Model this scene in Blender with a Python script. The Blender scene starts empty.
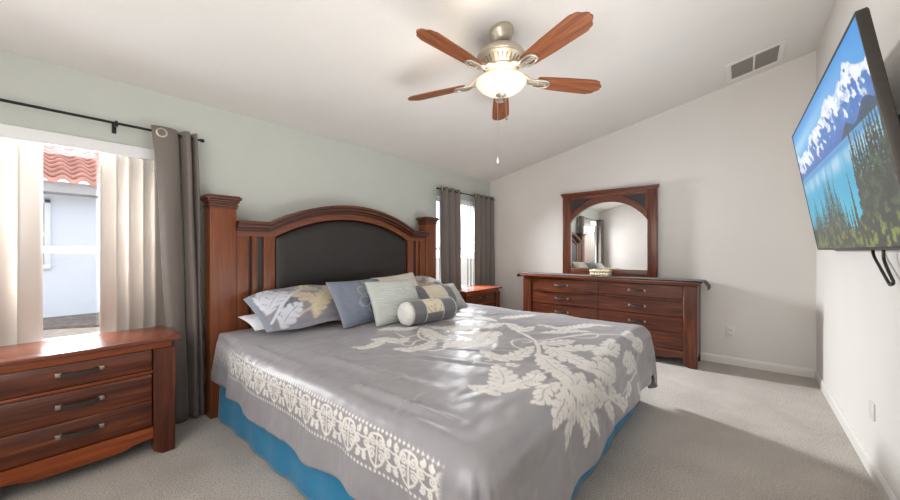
import bpy, bmesh, math, random
import numpy as np
from mathutils import Vector, Matrix, noise as mnoise
random.seed(4); RNG = np.random.default_rng(7)
PI = math.pi
SC = bpy.context.scene
COL = SC.collection

# ------------------------------------------------------------------ camera, world, lights, exposure
cam_data = bpy.data.cameras.new('camera')
cam_data.sensor_width = 36.0
cam_data.lens = 36.0 * 348.0 / 900.0
cam_data.clip_start = 0.02
cam = bpy.data.objects.new('camera', cam_data); COL.objects.link(cam)
cam.location = (0, 0, 1.25)
cam.rotation_euler = (PI / 2, 0, math.radians(40 - 90))
SC.camera = cam
SC.view_settings.view_transform = 'Standard'
SC.view_settings.look = 'None'
SC.view_settings.gamma = 1.0
SC.view_settings.use_curve_mapping = False
SC.view_settings.exposure = 0.0

world = bpy.data.worlds.new('sky'); SC.world = world
world.use_nodes = True
wn = world.node_tree.nodes; wl = world.node_tree.links
bg = wn['Background']; bg.inputs['Color'].default_value = (0.86, 0.92, 1.0, 1); bg.inputs['Strength'].default_value = 2.4

def area(name, loc, target, sx, sy, power, color=(1, 1, 1), spread=180):
    l = bpy.data.lights.new(name, 'AREA'); l.shape = 'RECTANGLE'; l.size = sx; l.size_y = sy
    l.energy = power; l.color = color; l.spread = math.radians(spread)
    o = bpy.data.objects.new(name, l); COL.objects.link(o); o.location = loc
    d = Vector(target) - Vector(loc); o.rotation_euler = d.to_track_quat('-Z', 'Y').to_euler()
    return o
# daylight arriving at the two windows, then two added fill lights for even brightness
area('daylight_at_front_window', (0.0, 3.46, 1.45), (0.9, 0, 0.6), 1.25, 1.2, 125, (0.95, 0.975, 1.0))
area('daylight_at_corner_window', (4.17, 3.44, 1.66), (3.75, 0.9, 0.0), .36, .56, 105, (0.95, 0.975, 1.0), 112)
area('rear_fill_light', (-0.95, 0.6, 1.7), (3, 1.3, 1.2), 1.9, 1.7, 48, (1.0, 0.985, 0.965))  # added fill behind the camera, no real source there
area('upward_fill_light', (1.9, 0.6, 0.95), (1.9, 1.0, 3.0), 2.6, 1.6, 40, (1.0, 0.99, 0.975))  # added fill over the bed, aimed up to brighten the ceiling

# ------------------------------------------------------------------ helpers
def lin(h):
    h = h.lstrip('#'); c = [int(h[i:i + 2], 16) / 255 for i in (0, 2, 4)]
    return tuple(x / 12.92 if x <= .04045 else ((x + .055) / 1.055) ** 2.4 for x in c) + (1,)

def new_mat(name):
    m = bpy.data.materials.new(name); m.use_nodes = True
    nt = m.node_tree; b = nt.nodes['Principled BSDF']
    return m, nt, b

def N(nt, kind, **kw):
    n = nt.nodes.new(kind)
    for k, v in kw.items():
        if k in n.inputs: n.inputs[k].default_value = v
        else: setattr(n, k, v)
    return n

def ramp(nt, stops):
    r = nt.nodes.new('ShaderNodeValToRGB'); e = r.color_ramp.elements
    while len(e) < len(stops): e.new(0.5)
    for i, (p, c) in enumerate(stops): e[i].position = p; e[i].color = c
    return r

def simple(name, col, rough=.5, metal=0, nscale=60, namt=.06, bump=0.0, bscale=300, spec=.5, sheen=0):
    m, nt, b = new_mat(name); c = lin(col)
    tc = N(nt, 'ShaderNodeTexCoord'); no = N(nt, 'ShaderNodeTexNoise', Scale=nscale, Detail=4.0)
    nt.links.new(tc.outputs['Object'], no.inputs['Vector'])
    r = ramp(nt, [(.3, tuple(x * (1 - namt) for x in c[:3]) + (1,)), (.7, tuple(min(1, x * (1 + namt)) for x in c[:3]) + (1,))])
    nt.links.new(no.outputs['Fac'], r.inputs[0]); nt.links.new(r.outputs[0], b.inputs['Base Color'])
    b.inputs['Roughness'].default_value = rough; b.inputs['Metallic'].default_value = metal
    b.inputs['Specular IOR Level'].default_value = spec
    if sheen: b.inputs['Sheen Weight'].default_value = sheen
    if bump:
        n2 = N(nt, 'ShaderNodeTexNoise', Scale=bscale, Detail=3.0); nt.links.new(tc.outputs['Object'], n2.inputs['Vector'])
        bp = N(nt, 'ShaderNodeBump', Strength=bump, Distance=.01); nt.links.new(n2.outputs['Fac'], bp.inputs['Height'])
        nt.links.new(bp.outputs[0], b.inputs['Normal'])
    return m

def wood(name, axis, dark, mid, light, rough=.32, scale=1.0, lo=.36, hi=.95):
    m, nt, b = new_mat(name)
    tc = N(nt, 'ShaderNodeTexCoord'); mp = N(nt, 'ShaderNodeMapping')
    s = [16 * scale] * 3; s[axis] = 1.1 * scale; mp.inputs['Scale'].default_value = s
    n1 = N(nt, 'ShaderNodeTexNoise', Scale=1.6, Detail=7.0, Roughness=.62, Distortion=.9)
    s2 = [95 * scale] * 3; s2[axis] = 3.0 * scale
    mp2 = N(nt, 'ShaderNodeMapping'); mp2.inputs['Scale'].default_value = s2
    n2 = N(nt, 'ShaderNodeTexNoise', Scale=1.0, Detail=3.0, Roughness=.5)
    L = nt.links.new
    L(tc.outputs['Object'], mp.inputs['Vector']); L(tc.outputs['Object'], mp2.inputs['Vector'])
    L(mp.outputs[0], n1.inputs['Vector']); L(mp2.outputs[0], n2.inputs['Vector'])
    mx = N(nt, 'ShaderNodeMath', operation='MULTIPLY_ADD'); L(n2.outputs['Fac'], mx.inputs[0]); mx.inputs[1].default_value = .24
    L(n1.outputs['Fac'], mx.inputs[2])
    r = ramp(nt, [(lo, lin(dark)), (.64, lin(mid)), (hi, lin(light))]); L(mx.outputs[0], r.inputs[0])
    L(r.outputs[0], b.inputs['Base Color'])
    b.inputs['Roughness'].default_value = rough
    bp = N(nt, 'ShaderNodeBump', Strength=.08, Distance=.004); L(n2.outputs['Fac'], bp.inputs['Height']); L(bp.outputs[0], b.inputs['Normal'])
    return m

def masked(name, base, motif, rough=.4, motif_rough=.6, bump=.15, bscale=120, sheen=.3, motif2=None, aniso=0.0, spec=.5):
    """fabric whose printed / woven motif is stored on the mesh as the attribute 'mask'"""
    m, nt, b = new_mat(name); L = nt.links.new
    at = N(nt, 'ShaderNodeAttribute', attribute_name='mask')
    tc = N(nt, 'ShaderNodeTexCoord')
    no = N(nt, 'ShaderNodeTexNoise', Scale=6.0, Detail=5.0); L(tc.outputs['Object'], no.inputs['Vector'])
    r = ramp(nt, [(.3, tuple(x * .92 for x in lin(base)[:3]) + (1,)), (.7, tuple(x * 1.08 for x in lin(base)[:3]) + (1,))]); L(no.outputs['Fac'], r.inputs[0])
    mt = N(nt, 'ShaderNodeMix', data_type='RGBA'); L(at.outputs['Fac'], mt.inputs['Factor'])
    L(r.outputs[0], mt.inputs['A']); mt.inputs['B'].default_value = lin(motif)
    L(mt.outputs['Result'], b.inputs['Base Color'])
    mr = N(nt, 'ShaderNodeMapRange'); L(at.outputs['Fac'], mr.inputs['Value']); mr.inputs['To Min'].default_value = rough; mr.inputs['To Max'].default_value = motif_rough
    L(mr.outputs[0], b.inputs['Roughness'])
    b.inputs['Sheen Weight'].default_value = sheen; b.inputs['Specular IOR Level'].default_value = spec
    n2 = N(nt, 'ShaderNodeTexNoise', Scale=float(bscale), Detail=4.0); L(tc.outputs['Object'], n2.inputs['Vector'])
    bp = N(nt, 'ShaderNodeBump', Strength=bump, Distance=.006); L(n2.outputs['Fac'], bp.inputs['Height']); L(bp.outputs[0], b.inputs['Normal'])
    return m

def colored(name, rough=.55, bump=.2, bscale=200, sheen=.2, emit=0.0):
    m, nt, b = new_mat(name); L = nt.links.new
    at = N(nt, 'ShaderNodeAttribute', attribute_name='tint')
    if emit:
        b.inputs['Base Color'].default_value = (.01, .01, .01, 1)
        L(at.outputs['Color'], b.inputs['Emission Color']); b.inputs['Emission Strength'].default_value = emit
    else:
        L(at.outputs['Color'], b.inputs['Base Color'])
    b.inputs['Roughness'].default_value = rough; b.inputs['Sheen Weight'].default_value = sheen
    if bump:
        tc = N(nt, 'ShaderNodeTexCoord'); n2 = N(nt, 'ShaderNodeTexNoise', Scale=float(bscale), Detail=4.0); L(tc.outputs['Object'], n2.inputs['Vector'])
        bp = N(nt, 'ShaderNodeBump', Strength=bump, Distance=.005); L(n2.outputs['Fac'], bp.inputs['Height']); L(bp.outputs[0], b.inputs['Normal'])
    return m

# --- mesh building
def box(bm, lo, hi, bev=0.0, seg=2):
    lo = Vector(lo); hi = Vector(hi); c = (lo + hi) / 2; s = hi - lo
    r = bmesh.ops.create_cube(bm, size=1.0, matrix=Matrix.Translation(c) @ Matrix.Diagonal((abs(s.x), abs(s.y), abs(s.z), 1)))
    if bev:
        es = {e for v in r['verts'] for e in v.link_edges}
        bmesh.ops.bevel(bm, geom=list(es), offset=bev, segments=seg, profile=.5, affect='EDGES')

def prism(bm, pts, axis, a, b_):
    """polygon pts (two coordinates, the axes other than `axis` in order) swept from a to b_ along axis"""
    def mk(p, t):
        q = list(p); q.insert(axis, t); return bm.verts.new(q)
    A = [mk(p, a) for p in pts]; B = [mk(p, b_) for p in pts]; n = len(pts)
    bm.faces.new(A); bm.faces.new(B[::-1])
    for i in range(n): bm.faces.new((A[i], B[i], B[(i + 1) % n], A[(i + 1) % n]))

def strip(bm, outer, inner, axis, a, b_):
    """band between two equally long polylines, swept along axis"""
    prof = list(outer) + list(inner)[::-1]
    def mk(p, t):
        q = list(p); q.insert(axis, t); return bm.verts.new(q)
    n = len(outer); O = [[mk(p, t) for p in outer] for t in (a, b_)]; I = [[mk(p, t) for p in inner] for t in (a, b_)]
    for i in range(n - 1):
        bm.faces.new((O[0][i], O[0][i + 1], I[0][i + 1], I[0][i])); bm.faces.new((O[1][i], I[1][i], I[1][i + 1], O[1][i + 1]))
        bm.faces.new((O[0][i], O[1][i], O[1][i + 1], O[0][i + 1])); bm.faces.new((I[0][i], I[0][i + 1], I[1][i + 1], I[1][i]))
    for i in (0, n - 1): bm.faces.new((O[0][i], I[0][i], I[1][i], O[1][i]))

def tube(bm, pts, r, seg=8, closed=False):
    pts = [Vector(p) for p in pts]; n = len(pts); rs = r if isinstance(r, (list, tuple)) else [r] * n
    rings = []; up = None
    for i, p in enumerate(pts):
        a = pts[(i - 1) % n] if (closed or i) else p; b_ = pts[(i + 1) % n] if (closed or i < n - 1) else p
        t = (b_ - a).normalized()
        if up is None: up = Vector((0, 0, 1)) if abs(t.z) < .9 else Vector((1, 0, 0))
        x = (up - t * up.dot(t)).normalized(); y = t.cross(x); up = x
        rings.append([bm.verts.new(p + (x * math.cos(2 * PI * k / seg) + y * math.sin(2 * PI * k / seg)) * rs[i]) for k in range(seg)])
    for i in range(n if closed else n - 1):
        A = rings[i]; B = rings[(i + 1) % n]
        for k in range(seg): bm.faces.new((A[k], A[(k + 1) % seg], B[(k + 1) % seg], B[k]))
    if not closed: bm.faces.new(rings[0][::-1]); bm.faces.new(rings[-1])

def lathe(bm, prof, c, seg=40, M=None):
    """profile of (radius, height) turned about the vertical through c (or the matrix M)"""
    M = M or Matrix.Translation(c); rings = []
    for r, z in prof:
        if r < 1e-5: rings.append([bm.verts.new(M @ Vector((0, 0, z)))])
        else: rings.append([bm.verts.new(M @ Vector((r * math.cos(2 * PI * k / seg), r * math.sin(2 * PI * k / seg), z))) for k in range(seg)])
    for A, B in zip(rings, rings[1:]):
        for k in range(seg):
            k2 = (k + 1) % seg
            if len(A) == 1 and len(B) == 1: continue
            if len(A) == 1: bm.faces.new((A[0], B[k], B[k2]))
            elif len(B) == 1: bm.faces.new((A[k], A[k2], B[0]))
            else: bm.faces.new((A[k], A[k2], B[k2], B[k]))

def grid(bm, P):
    """P[i][j] -> Vector"""
    V = [[bm.verts.new(p) for p in row] for row in P]
    for i in range(len(V) - 1):
        for j in range(len(V[0]) - 1): bm.faces.new((V[i][j], V[i + 1][j], V[i + 1][j + 1], V[i][j + 1]))

def finish(me, mat, smooth):
    me.materials.append(mat)
    if smooth:
        me.shade_smooth()
        if smooth is not True: me.set_sharp_from_angle(angle=math.radians(smooth))

def obj(name, bm, mat, parent=None, loc=None, smooth=38):
    """one mesh object from world coordinates; children sit in their thing's frame"""
    base = Vector(loc) if loc is not None else Vector((0, 0, 0))
    p = parent; off = Vector((0, 0, 0))
    while p is not None: off += p.location; p = p.parent
    shift = base if parent is None else off
    bmesh.ops.recalc_face_normals(bm, faces=bm.faces)
    for v in bm.verts: v.co -= shift
    me = bpy.data.meshes.new(name); bm.to_mesh(me); bm.free(); finish(me, mat, smooth)
    o = bpy.data.objects.new(name, me); COL.objects.link(o)
    if parent is None: o.location = base
    else: o.parent = parent
    return o

def np_obj(name, V, nu, nv, mat, parent=None, loc=None, mask=None, tint=None, wrap=False):
    """grid mesh of nu x nv points from a numpy array (world coordinates)"""
    base = Vector(loc) if loc is not None else Vector((0, 0, 0))
    p = parent; off = Vector((0, 0, 0))
    while p is not None: off += p.location; p = p.parent
    V = np.asarray(V, float).reshape(-1, 3) - np.array(base if parent is None else off)
    idx = np.arange(nu * nv).reshape(nu, nv)
    F = np.stack([idx[:-1, :-1], idx[1:, :-1], idx[1:, 1:], idx[:-1, 1:]], -1).reshape(-1, 4)
    me = bpy.data.meshes.new(name); me.vertices.add(len(V)); me.vertices.foreach_set('co', V.astype(np.float32).ravel())
    me.loops.add(F.size); me.loops.foreach_set('vertex_index', F.astype(np.int32).ravel())
    me.polygons.add(len(F)); me.polygons.foreach_set('loop_start', np.arange(0, F.size, 4, dtype=np.int32))
    me.update(calc_edges=True); me.validate()
    if mask is not None:
        a = me.attributes.new('mask', 'FLOAT', 'POINT'); a.data.foreach_set('value', np.asarray(mask, np.float32).ravel())
    if tint is not None:
        t4 = np.ones((len(V), 4), np.float32); t4[:, :3] = np.asarray(tint).reshape(-1, 3)
        a = me.attributes.new('tint', 'FLOAT_COLOR', 'POINT'); a.data.foreach_set('color', t4.ravel())
    finish(me, mat, True)
    o = bpy.data.objects.new(name, me); COL.objects.link(o)
    if parent is None: o.location = base
    else: o.parent = parent
    return o

def tag(o, label=None, cat=None, group=None, kind=None):
    if label: o['label'] = label
    if cat: o['category'] = cat
    if group: o['group'] = group
    if kind: o['kind'] = kind
    return o

def thing(name, label, cat, loc, group=None):
    o = bpy.data.objects.new(name, None); COL.objects.link(o); o.location = loc; o.empty_display_size = .05
    return tag(o, label, cat, group)

def struct(name, bm, mat, smooth=False):
    return tag(obj(name, bm, mat, smooth=smooth), kind='structure')

def B(): return bmesh.new()

def catmull(P, n=10, closed=False):
    P = [np.array(p, float) for p in P]; out = []
    m = len(P)
    for i in range(m if closed else m - 1):
        p0 = P[(i - 1) % m] if (closed or i > 0) else 2 * P[0] - P[1]; p1 = P[i]; p2 = P[(i + 1) % m]
        p3 = P[(i + 2) % m] if (closed or i < m - 2) else 2 * P[-1] - P[-2]
        for k in range(n):
            t = k / n
            out.append(.5 * (2 * p1 + (p2 - p0) * t + (2 * p0 - 5 * p1 + 4 * p2 - p3) * t * t + (3 * p1 - p0 - 3 * p2 + p3) * t ** 3))
    if not closed: out.append(P[-1])
    return np.array(out)

def smooth_noise(X, Y, freq, seed=0):
    """cheap 2-D smooth value noise in [-1,1] for arrays"""
    rng = np.random.default_rng(seed); T = rng.uniform(-1, 1, (64, 64))
    x = X * freq; y = Y * freq; xi = np.floor(x).astype(int); yi = np.floor(y).astype(int)
    fx = x - xi; fy = y - yi; fx = fx * fx * (3 - 2 * fx); fy = fy * fy * (3 - 2 * fy)
    g = lambda a, b_: T[a % 64, b_ % 64]
    return (g(xi, yi) * (1 - fx) + g(xi + 1, yi) * fx) * (1 - fy) + (g(xi, yi + 1) * (1 - fx) + g(xi + 1, yi + 1) * fx) * fy

def ss(a, b_, x):
    t = np.clip((x - a) / (b_ - a), 0, 1); return t * t * (3 - 2 * t)

def stroke_mask(strokes, X, Y, edge=.004, leafy=False):
    """woven motif: 'S' = tapering stem, 'L' = lobed acanthus leaf along a spine"""
    M = np.zeros(X.shape)
    for kind, w, pts in strokes:
        C = catmull(pts, 8);  lo = C.min(0) - w * 1.6; hi = C.max(0) + w * 1.6
        sel = np.nonzero((X > lo[0]) & (X < hi[0]) & (Y > lo[1]) & (Y < hi[1]))[0]
        if not len(sel): continue
        px = X[sel]; py = Y[sel]; seg = np.diff(C, axis=0); ln = np.hypot(seg[:, 0], seg[:, 1]) + 1e-9
        cum = np.concatenate([[0], np.cumsum(ln)]); tot = cum[-1]
        bd = np.full(px.shape, 9.); bt = np.zeros(px.shape); bs = np.zeros(px.shape)
        for i in range(len(seg)):
            ax = px - C[i, 0]; ay = py - C[i, 1]
            t = np.clip((ax * seg[i, 0] + ay * seg[i, 1]) / ln[i] ** 2, 0, 1)
            d = np.hypot(ax - t * seg[i, 0], ay - t * seg[i, 1]); s = np.sign(seg[i, 0] * ay - seg[i, 1] * ax)
            b_ = d < bd; bd[b_] = d[b_]; bt[b_] = (cum[i] + t[b_] * ln[i]) / tot; bs[b_] = s[b_]
        if kind == 'S':
            hw = w * .5 * (.55 + .45 * np.sin(PI * np.clip(bt, .05, .95)))
            v = 1 - ss(hw - edge * .5, hw + edge * .5, bd)
        else:
            n = max(3, round(tot / .062))
            env = np.sin(PI * np.clip(bt * .90 + .08, 0, 1)) ** .6
            ph = n * bt - bd / w * .62 + .22 * bs; sn = np.abs(np.sin(PI * ph))
            hw = 1.22 * w * env * (.50 + .50 * sn ** .55)
            v = 1 - ss(hw - edge * .5, hw + edge * .5, bd)
            v *= 1 - .8 * (1 - ss(.10, .24, sn)) * ss(.22, .45, bd / (w * env + 1e-6))
            v *= 1 - .75 * (1 - ss(.0022, .0046, bd)) * ss(.08, .2, bt) * (1 - ss(.8, .92, bt))
        M[sel] = np.maximum(M[sel], v)
    return M

# ------------------------------------------------------------------ materials
M_wall = simple('white_wall_paint', '#d8d4cf', rough=.85, nscale=4, namt=.012, bump=.10, bscale=140, spec=.25)
M_green = simple('sage_wall_paint', '#bcbfb8', rough=.85, nscale=4, namt=.012, bump=.10, bscale=140, spec=.25)
M_ceil = simple('ceiling_paint', '#dad7d3', rough=.9, nscale=5, namt=.012, bump=.18, bscale=90, spec=.2)
M_trim = simple('white_trim', '#dcd9d4', rough=.4, namt=.01)
M_vinyl = simple('white_vinyl', '#e2e2e2', rough=.35, namt=.01)
DK, MD, LT = '#2c140c', '#5c2c19', '#8b512f'
WX = wood('cherry_wood_along', 0, DK, MD, LT); WY = wood('cherry_wood_across', 1, DK, MD, LT); WZ = wood('cherry_wood_upright', 2, DK, MD, LT)
WTOP = wood('cherry_wood_top', 0, '#4a2016', '#743a24', '#985838', rough=.26)
WTOPY = wood('cherry_wood_dresser_top', 1, '#4a2016', '#743a24', '#985838', rough=.26)
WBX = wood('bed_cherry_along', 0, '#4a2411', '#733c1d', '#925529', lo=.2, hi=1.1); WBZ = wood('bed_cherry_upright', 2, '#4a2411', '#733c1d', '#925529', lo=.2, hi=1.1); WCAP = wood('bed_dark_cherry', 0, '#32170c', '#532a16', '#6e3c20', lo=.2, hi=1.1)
WBLADE = wood('fan_blade_wood', 0, '#4a2614', '#864a26', '#ad6c3c', rough=.5)
WLITE = wood('cherry_wood_rail', 0, '#5a230f', '#8b431f', '#a85a2c', rough=.3)
M_shade_line = simple('moulding_shade_paint', '#2a120b', rough=.4)  # dark colour standing in for shade on the headboard moulding
M_gap = simple('dark_gap', '#120806', rough=.9)
M_leather = simple('dark_brown_leather', '#211c1a', rough=.36, bump=.25, bscale=420, spec=.45)
M_slot = simple('slate_inset', '#2f3534', rough=.5)
M_strap = simple('dark_woven_strap', '#2d2624', rough=.55, bump=.4, bscale=260)
M_pewter = simple('pewter', '#a39a8a', rough=.32, metal=.9, namt=.1)
M_nickel = simple('brushed_nickel', '#b9b0a2', rough=.38, metal=.75, namt=.05)
M_black = simple('black_metal', '#171615', rough=.4, metal=.3)
M_plastic = simple('black_plastic', '#1c1a19', rough=.45)
M_bezel = simple('grey_bezel', '#3a3530', rough=.4, metal=.4)
M_curtain = simple('taupe_curtain_cloth', '#6d645e', rough=.62, nscale=200, namt=.05, bump=.15, bscale=500, sheen=.25)
M_runner = simple('black_runner_cloth', '#191817', rough=.85, bump=.5, bscale=250, sheen=.2)
M_teal = simple('teal_skirt_cloth', '#077aa6', rough=.7, nscale=14, namt=.08, bump=.15, bscale=60, sheen=.2)
M_cotton = simple('white_cotton', '#dfe0e6', rough=.8, bump=.25, bscale=40, sheen=.2)
M_mattress = simple('mattress_ticking', '#c9c9c9', rough=.8)
M_plate = simple('white_plate', '#d9d5cf', rough=.35, namt=.01)
M_grille = simple('grey_grille', '#8f8a84', rough=.6)
M_cream = simple('cream_carved_box', '#d8cfaf', rough=.5, nscale=70, namt=.3, bump=.8, bscale=90)
M_stucco = simple('white_stucco', '#d3d6df', rough=.9, nscale=8, namt=.02, bump=.2, bscale=60)
M_house_trim = simple('white_house_trim', '#d8dae0', rough=.6)
M_tile = simple('terracotta_roof_tile', '#c88c7e', rough=.8, nscale=7, namt=.2)
M_fascia = simple('grey_fascia', '#a9a6a6', rough=.7)
M_glassdark = simple('dark_window_glass', '#8d97a6', rough=.15)
M_ground = simple('pale_gravel', '#aaa296', rough=.95, nscale=9, namt=.25, bump=.5, bscale=30)
M_mulch = simple('dark_mulch', '#6f685f', rough=.95, nscale=14, namt=.4, bump=.8, bscale=25)

def mirror_mat():
    m, nt, b = new_mat('mirror_glass'); b.inputs['Base Color'].default_value = (.93, .94, .95, 1)
    b.inputs['Metallic'].default_value = 1; b.inputs['Roughness'].default_value = .015; return m
M_mirror = mirror_mat()
def pane_mat():
    m, nt, b = new_mat('clear_window_pane'); out = nt.nodes['Material Output']
    t = N(nt, 'ShaderNodeBsdfTransparent'); g = N(nt, 'ShaderNodeBsdfGlossy', Roughness=.02); mx = N(nt, 'ShaderNodeMixShader'); mx.inputs[0].default_value = .05
    nt.links.new(t.outputs[0], mx.inputs[1]); nt.links.new(g.outputs[0], mx.inputs[2]); nt.links.new(mx.outputs[0], out.inputs[0]); return m
M_pane = pane_mat()
def slat_mat():
    m, nt, b = new_mat('cream_blind_vinyl'); out = nt.nodes['Material Output']
    d = N(nt, 'ShaderNodeBsdfDiffuse', Color=lin('#d4ccc4')); t = N(nt, 'ShaderNodeBsdfTranslucent', Color=lin('#eee4dc')); mx = N(nt, 'ShaderNodeMixShader'); mx.inputs[0].default_value = .014
    nt.links.new(d.outputs[0], mx.inputs[1]); nt.links.new(t.outputs[0], mx.inputs[2]); nt.links.new(mx.outputs[0], out.inputs[0]); return m
M_slat = slat_mat()
def bowl_mat():
    m, nt, b = new_mat('lit_frosted_glass'); b.inputs['Base Color'].default_value = lin('#e6dccb'); b.inputs['Roughness'].default_value = .35
    tc = N(nt, 'ShaderNodeTexCoord'); no = N(nt, 'ShaderNodeTexNoise', Scale=7.0, Detail=2.0)
    nt.links.new(tc.outputs['Object'], no.inputs['Vector'])
    r = ramp(nt, [(.3, (1, .86, .70, 1)), (.7, (1, .93, .82, 1))]); nt.links.new(no.outputs['Fac'], r.inputs[0]); nt.links.new(r.outputs[0], b.inputs['Emission Color'])
    b.inputs['Emission Strength'].default_value = 0.32; return m
M_bowl = bowl_mat()
def carpet_mat():
    m, nt, b = new_mat('beige_carpet_pile'); L = nt.links.new
    tc = N(nt, 'ShaderNodeTexCoord')
    n1 = N(nt, 'ShaderNodeTexNoise', Scale=120.0, Detail=4.0, Roughness=.75); n2 = N(nt, 'ShaderNodeTexNoise', Scale=3.2, Detail=3.0, Distortion=.6); n3 = N(nt, 'ShaderNodeTexNoise', Scale=60.0, Detail=4.0)
    for n in (n1, n2, n3): L(tc.outputs['Object'], n.inputs['Vector'])
    r = ramp(nt, [(.28, lin('#6f655b')), (.5, lin('#ab9f93')), (.74, lin('#dad1c8'))])
    a = N(nt, 'ShaderNodeMath', operation='MULTIPLY_ADD'); L(n2.outputs['Fac'], a.inputs[0]); a.inputs[1].default_value = .22; L(n1.outputs['Fac'], a.inputs[2])
    s = N(nt, 'ShaderNodeMath', operation='SUBTRACT'); L(a.outputs[0], s.inputs[0]); s.inputs[1].default_value = .11
    L(s.outputs[0], r.inputs[0]); L(r.outputs[0], b.inputs['Base Color'])
    b.inputs['Roughness'].default_value = 1.0; b.inputs['Specular IOR Level'].default_value = .1; b.inputs['Sheen Weight'].default_value = .55
    h = N(nt, 'ShaderNodeMath', operation='ADD'); L(n1.outputs['Fac'], h.inputs[0]); L(n3.outputs['Fac'], h.inputs[1])
    bp = N(nt, 'ShaderNodeBump', Strength=.7, Distance=.012); L(h.outputs[0], bp.inputs['Height']); L(bp.outputs[0], b.inputs['Normal'])
    return m
M_carpet = carpet_mat()

# ------------------------------------------------------------------ the room
GY, RY, BX, RX = 3.224, -0.555, 4.882, -1.15
CZ = lambda y: 2.387 + .2125 * (GY - y)
bm = B(); box(bm, (RX - .15, RY - .15, -.1), (BX + .15, GY + .15, 0)); struct('floor', bm, M_carpet)
W1 = (-.78, .64, .64, 1.97); W2 = (3.545, 4.74, .64, 2.0)
bm = B()
zt = CZ(GY) + .02
for x0, x1, z0, z1 in ((RX - .15, W1[0], 0, zt), (W1[1], W2[0], 0, zt), (W2[1], BX + .15, 0, zt),
                       (W1[0], W1[1], 0, W1[2]), (W1[0], W1[1], W1[3], zt), (W2[0], W2[1], 0, W2[2]), (W2[0], W2[1], W2[3], zt)):
    box(bm, (x0, GY, z0), (x1, GY + .15, z1))
struct('wall_left', bm, M_green)
prof = [(RY - .15, 0), (GY, 0), (GY, CZ(GY) + .03), (RY - .15, CZ(RY - .15) + .03)]
bm = B(); prism(bm, prof, 0, BX, BX + .15); struct('wall_back', bm, M_wall)
bm = B(); prism(bm, prof, 0, RX - .15, RX); struct('wall_rear', bm, M_wall)
bm = B(); box(bm, (RX, RY - .15, 0), (BX, RY, CZ(RY) + .02)); struct('wall_right', bm, M_wall)
bm = B(); prism(bm, [(GY + .2, CZ(GY + .2)), (RY - .2, CZ(RY - .2)), (RY - .2, CZ(RY - .2) + .12), (GY + .2, CZ(GY + .2) + .12)], 0, RX - .2, BX + .2)
struct('ceiling', bm, M_ceil)
def base_prof(h=.088, t=.014): return [(0, 0), (t, 0), (t, h - .022), (t * .6, h - .008), (t * .35, h), (0, h)]
bm = B(); prism(bm, [(BX - a, z) for a, z in base_prof()], 1, RY, GY - .02); struct('baseboard_back', bm, M_trim)
bm = B(); prism(bm, [(RY + a, z) for a, z in base_prof()], 0, RX, BX - .016); struct('baseboard_right', bm, M_trim)
bm = B(); prism(bm, [(GY - a, z) for a, z in base_prof()], 0, RX, BX - .016); struct('baseboard_left', bm, M_trim)
bm = B(); prism(bm, [(RX + a, z) for a, z in base_prof()], 1, RY + .016, GY - .016); struct('baseboard_rear', bm, M_trim)

def window(name, W, rail_z):
    x0, x1, z0, z1 = W; y0, y1 = GY + .09, GY + .13
    bm = B()
    for lo, hi in (((x0, y0, z0), (x0 + .05, y1, z1)), ((x1 - .05, y0, z0), (x1, y1, z1)), ((x0 + .05, y0, z1 - .05), (x1 - .05, y1, z1)), ((x0 + .05, y0, z0), (x1 - .05, y1, z0 + .05))):
        box(bm, lo, hi, .004)
    w = tag(obj(name, bm, M_vinyl, loc=((x0 + x1) / 2, GY + .11, z0)), kind='structure')
    bm = B(); box(bm, (x0 + .05, y0 + .002, rail_z - .019), (x1 - .05, y1 - .002, rail_z + .019), .004); obj('meeting_rail', bm, M_vinyl, w)
    bm = B(); box(bm, (x0 + .05, y0 + .018, z0 + .05), (x1 - .05, y0 + .022, rail_z - .022)); obj('pane', bm, M_pane, w)
    bm = B(); box(bm, (x0 + .05, y0 + .018, rail_z + .022), (x1 - .05, y0 + .022, z1 - .05)); obj('pane', bm, M_pane, w)
    bm = B(); box(bm, (x0 + .001, GY - .02, z0 - .02), (x1 - .001, y0 - .001, z0 - .001), .004); obj('window_sill', bm, M_trim, w)
    return w
window('window_1', W1, 1.252); window('window_2', W2, 1.27)

# vertical blinds, inside the window reveals
def blind(label, W, zv0, zv1, xs, width=.108):
    x0, x1, z0, z1 = W
    t = thing('vertical_blind', label, 'blind', ((x0 + x1) / 2, GY + .03, zv1), 'vertical blinds at the two windows')
    bm = B(); box(bm, (x0 + .01, GY - .035, zv0), (x1 - .01, GY - .022, zv1), .003); box(bm, (x0 + .01, GY - .022, zv1 - .012), (x1 - .01, GY + .05, zv1))
    obj('valance', bm, M_vinyl, t)
    for x, a in xs:
        ca, sa = math.cos(a) * width / 2, math.sin(a) * width / 2; y = GY + .032
        P = []
        for s in np.linspace(-1, 1, 7):
            bow = .006 * (1 - s * s); p = (x + ca * s - math.sin(a) * bow, y + sa * s + math.cos(a) * bow)
            P.append([Vector((p[0], p[1], z0 + .02)), Vector((p[0], p[1], zv0 + .04))])
        bm = B(); grid(bm, P); o = obj('slat', bm, M_slat, t, smooth=True)
        md = o.modifiers.new('thickness', 'SOLIDIFY'); md.thickness = .0015
    return t
xs1 = [(-.675 + .082 * k, .55 if k % 2 else .42) for k in range(9)] + [(.325 + .068 * k, [.25, .6, .42, .62, .5][k]) for k in range(5)]
blind('white vertical blind parted in the middle, behind the nightstand at the left edge', W1, 1.885, 1.962, xs1)
xs2 = [(3.66 + .075 * k, .6) for k in range(5)] + [(4.31 + .08 * k, .5) for k in range(5)]
blind('white vertical blind at the narrow window between the two corner curtains', W2, 1.93, 1.995, xs2)

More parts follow.
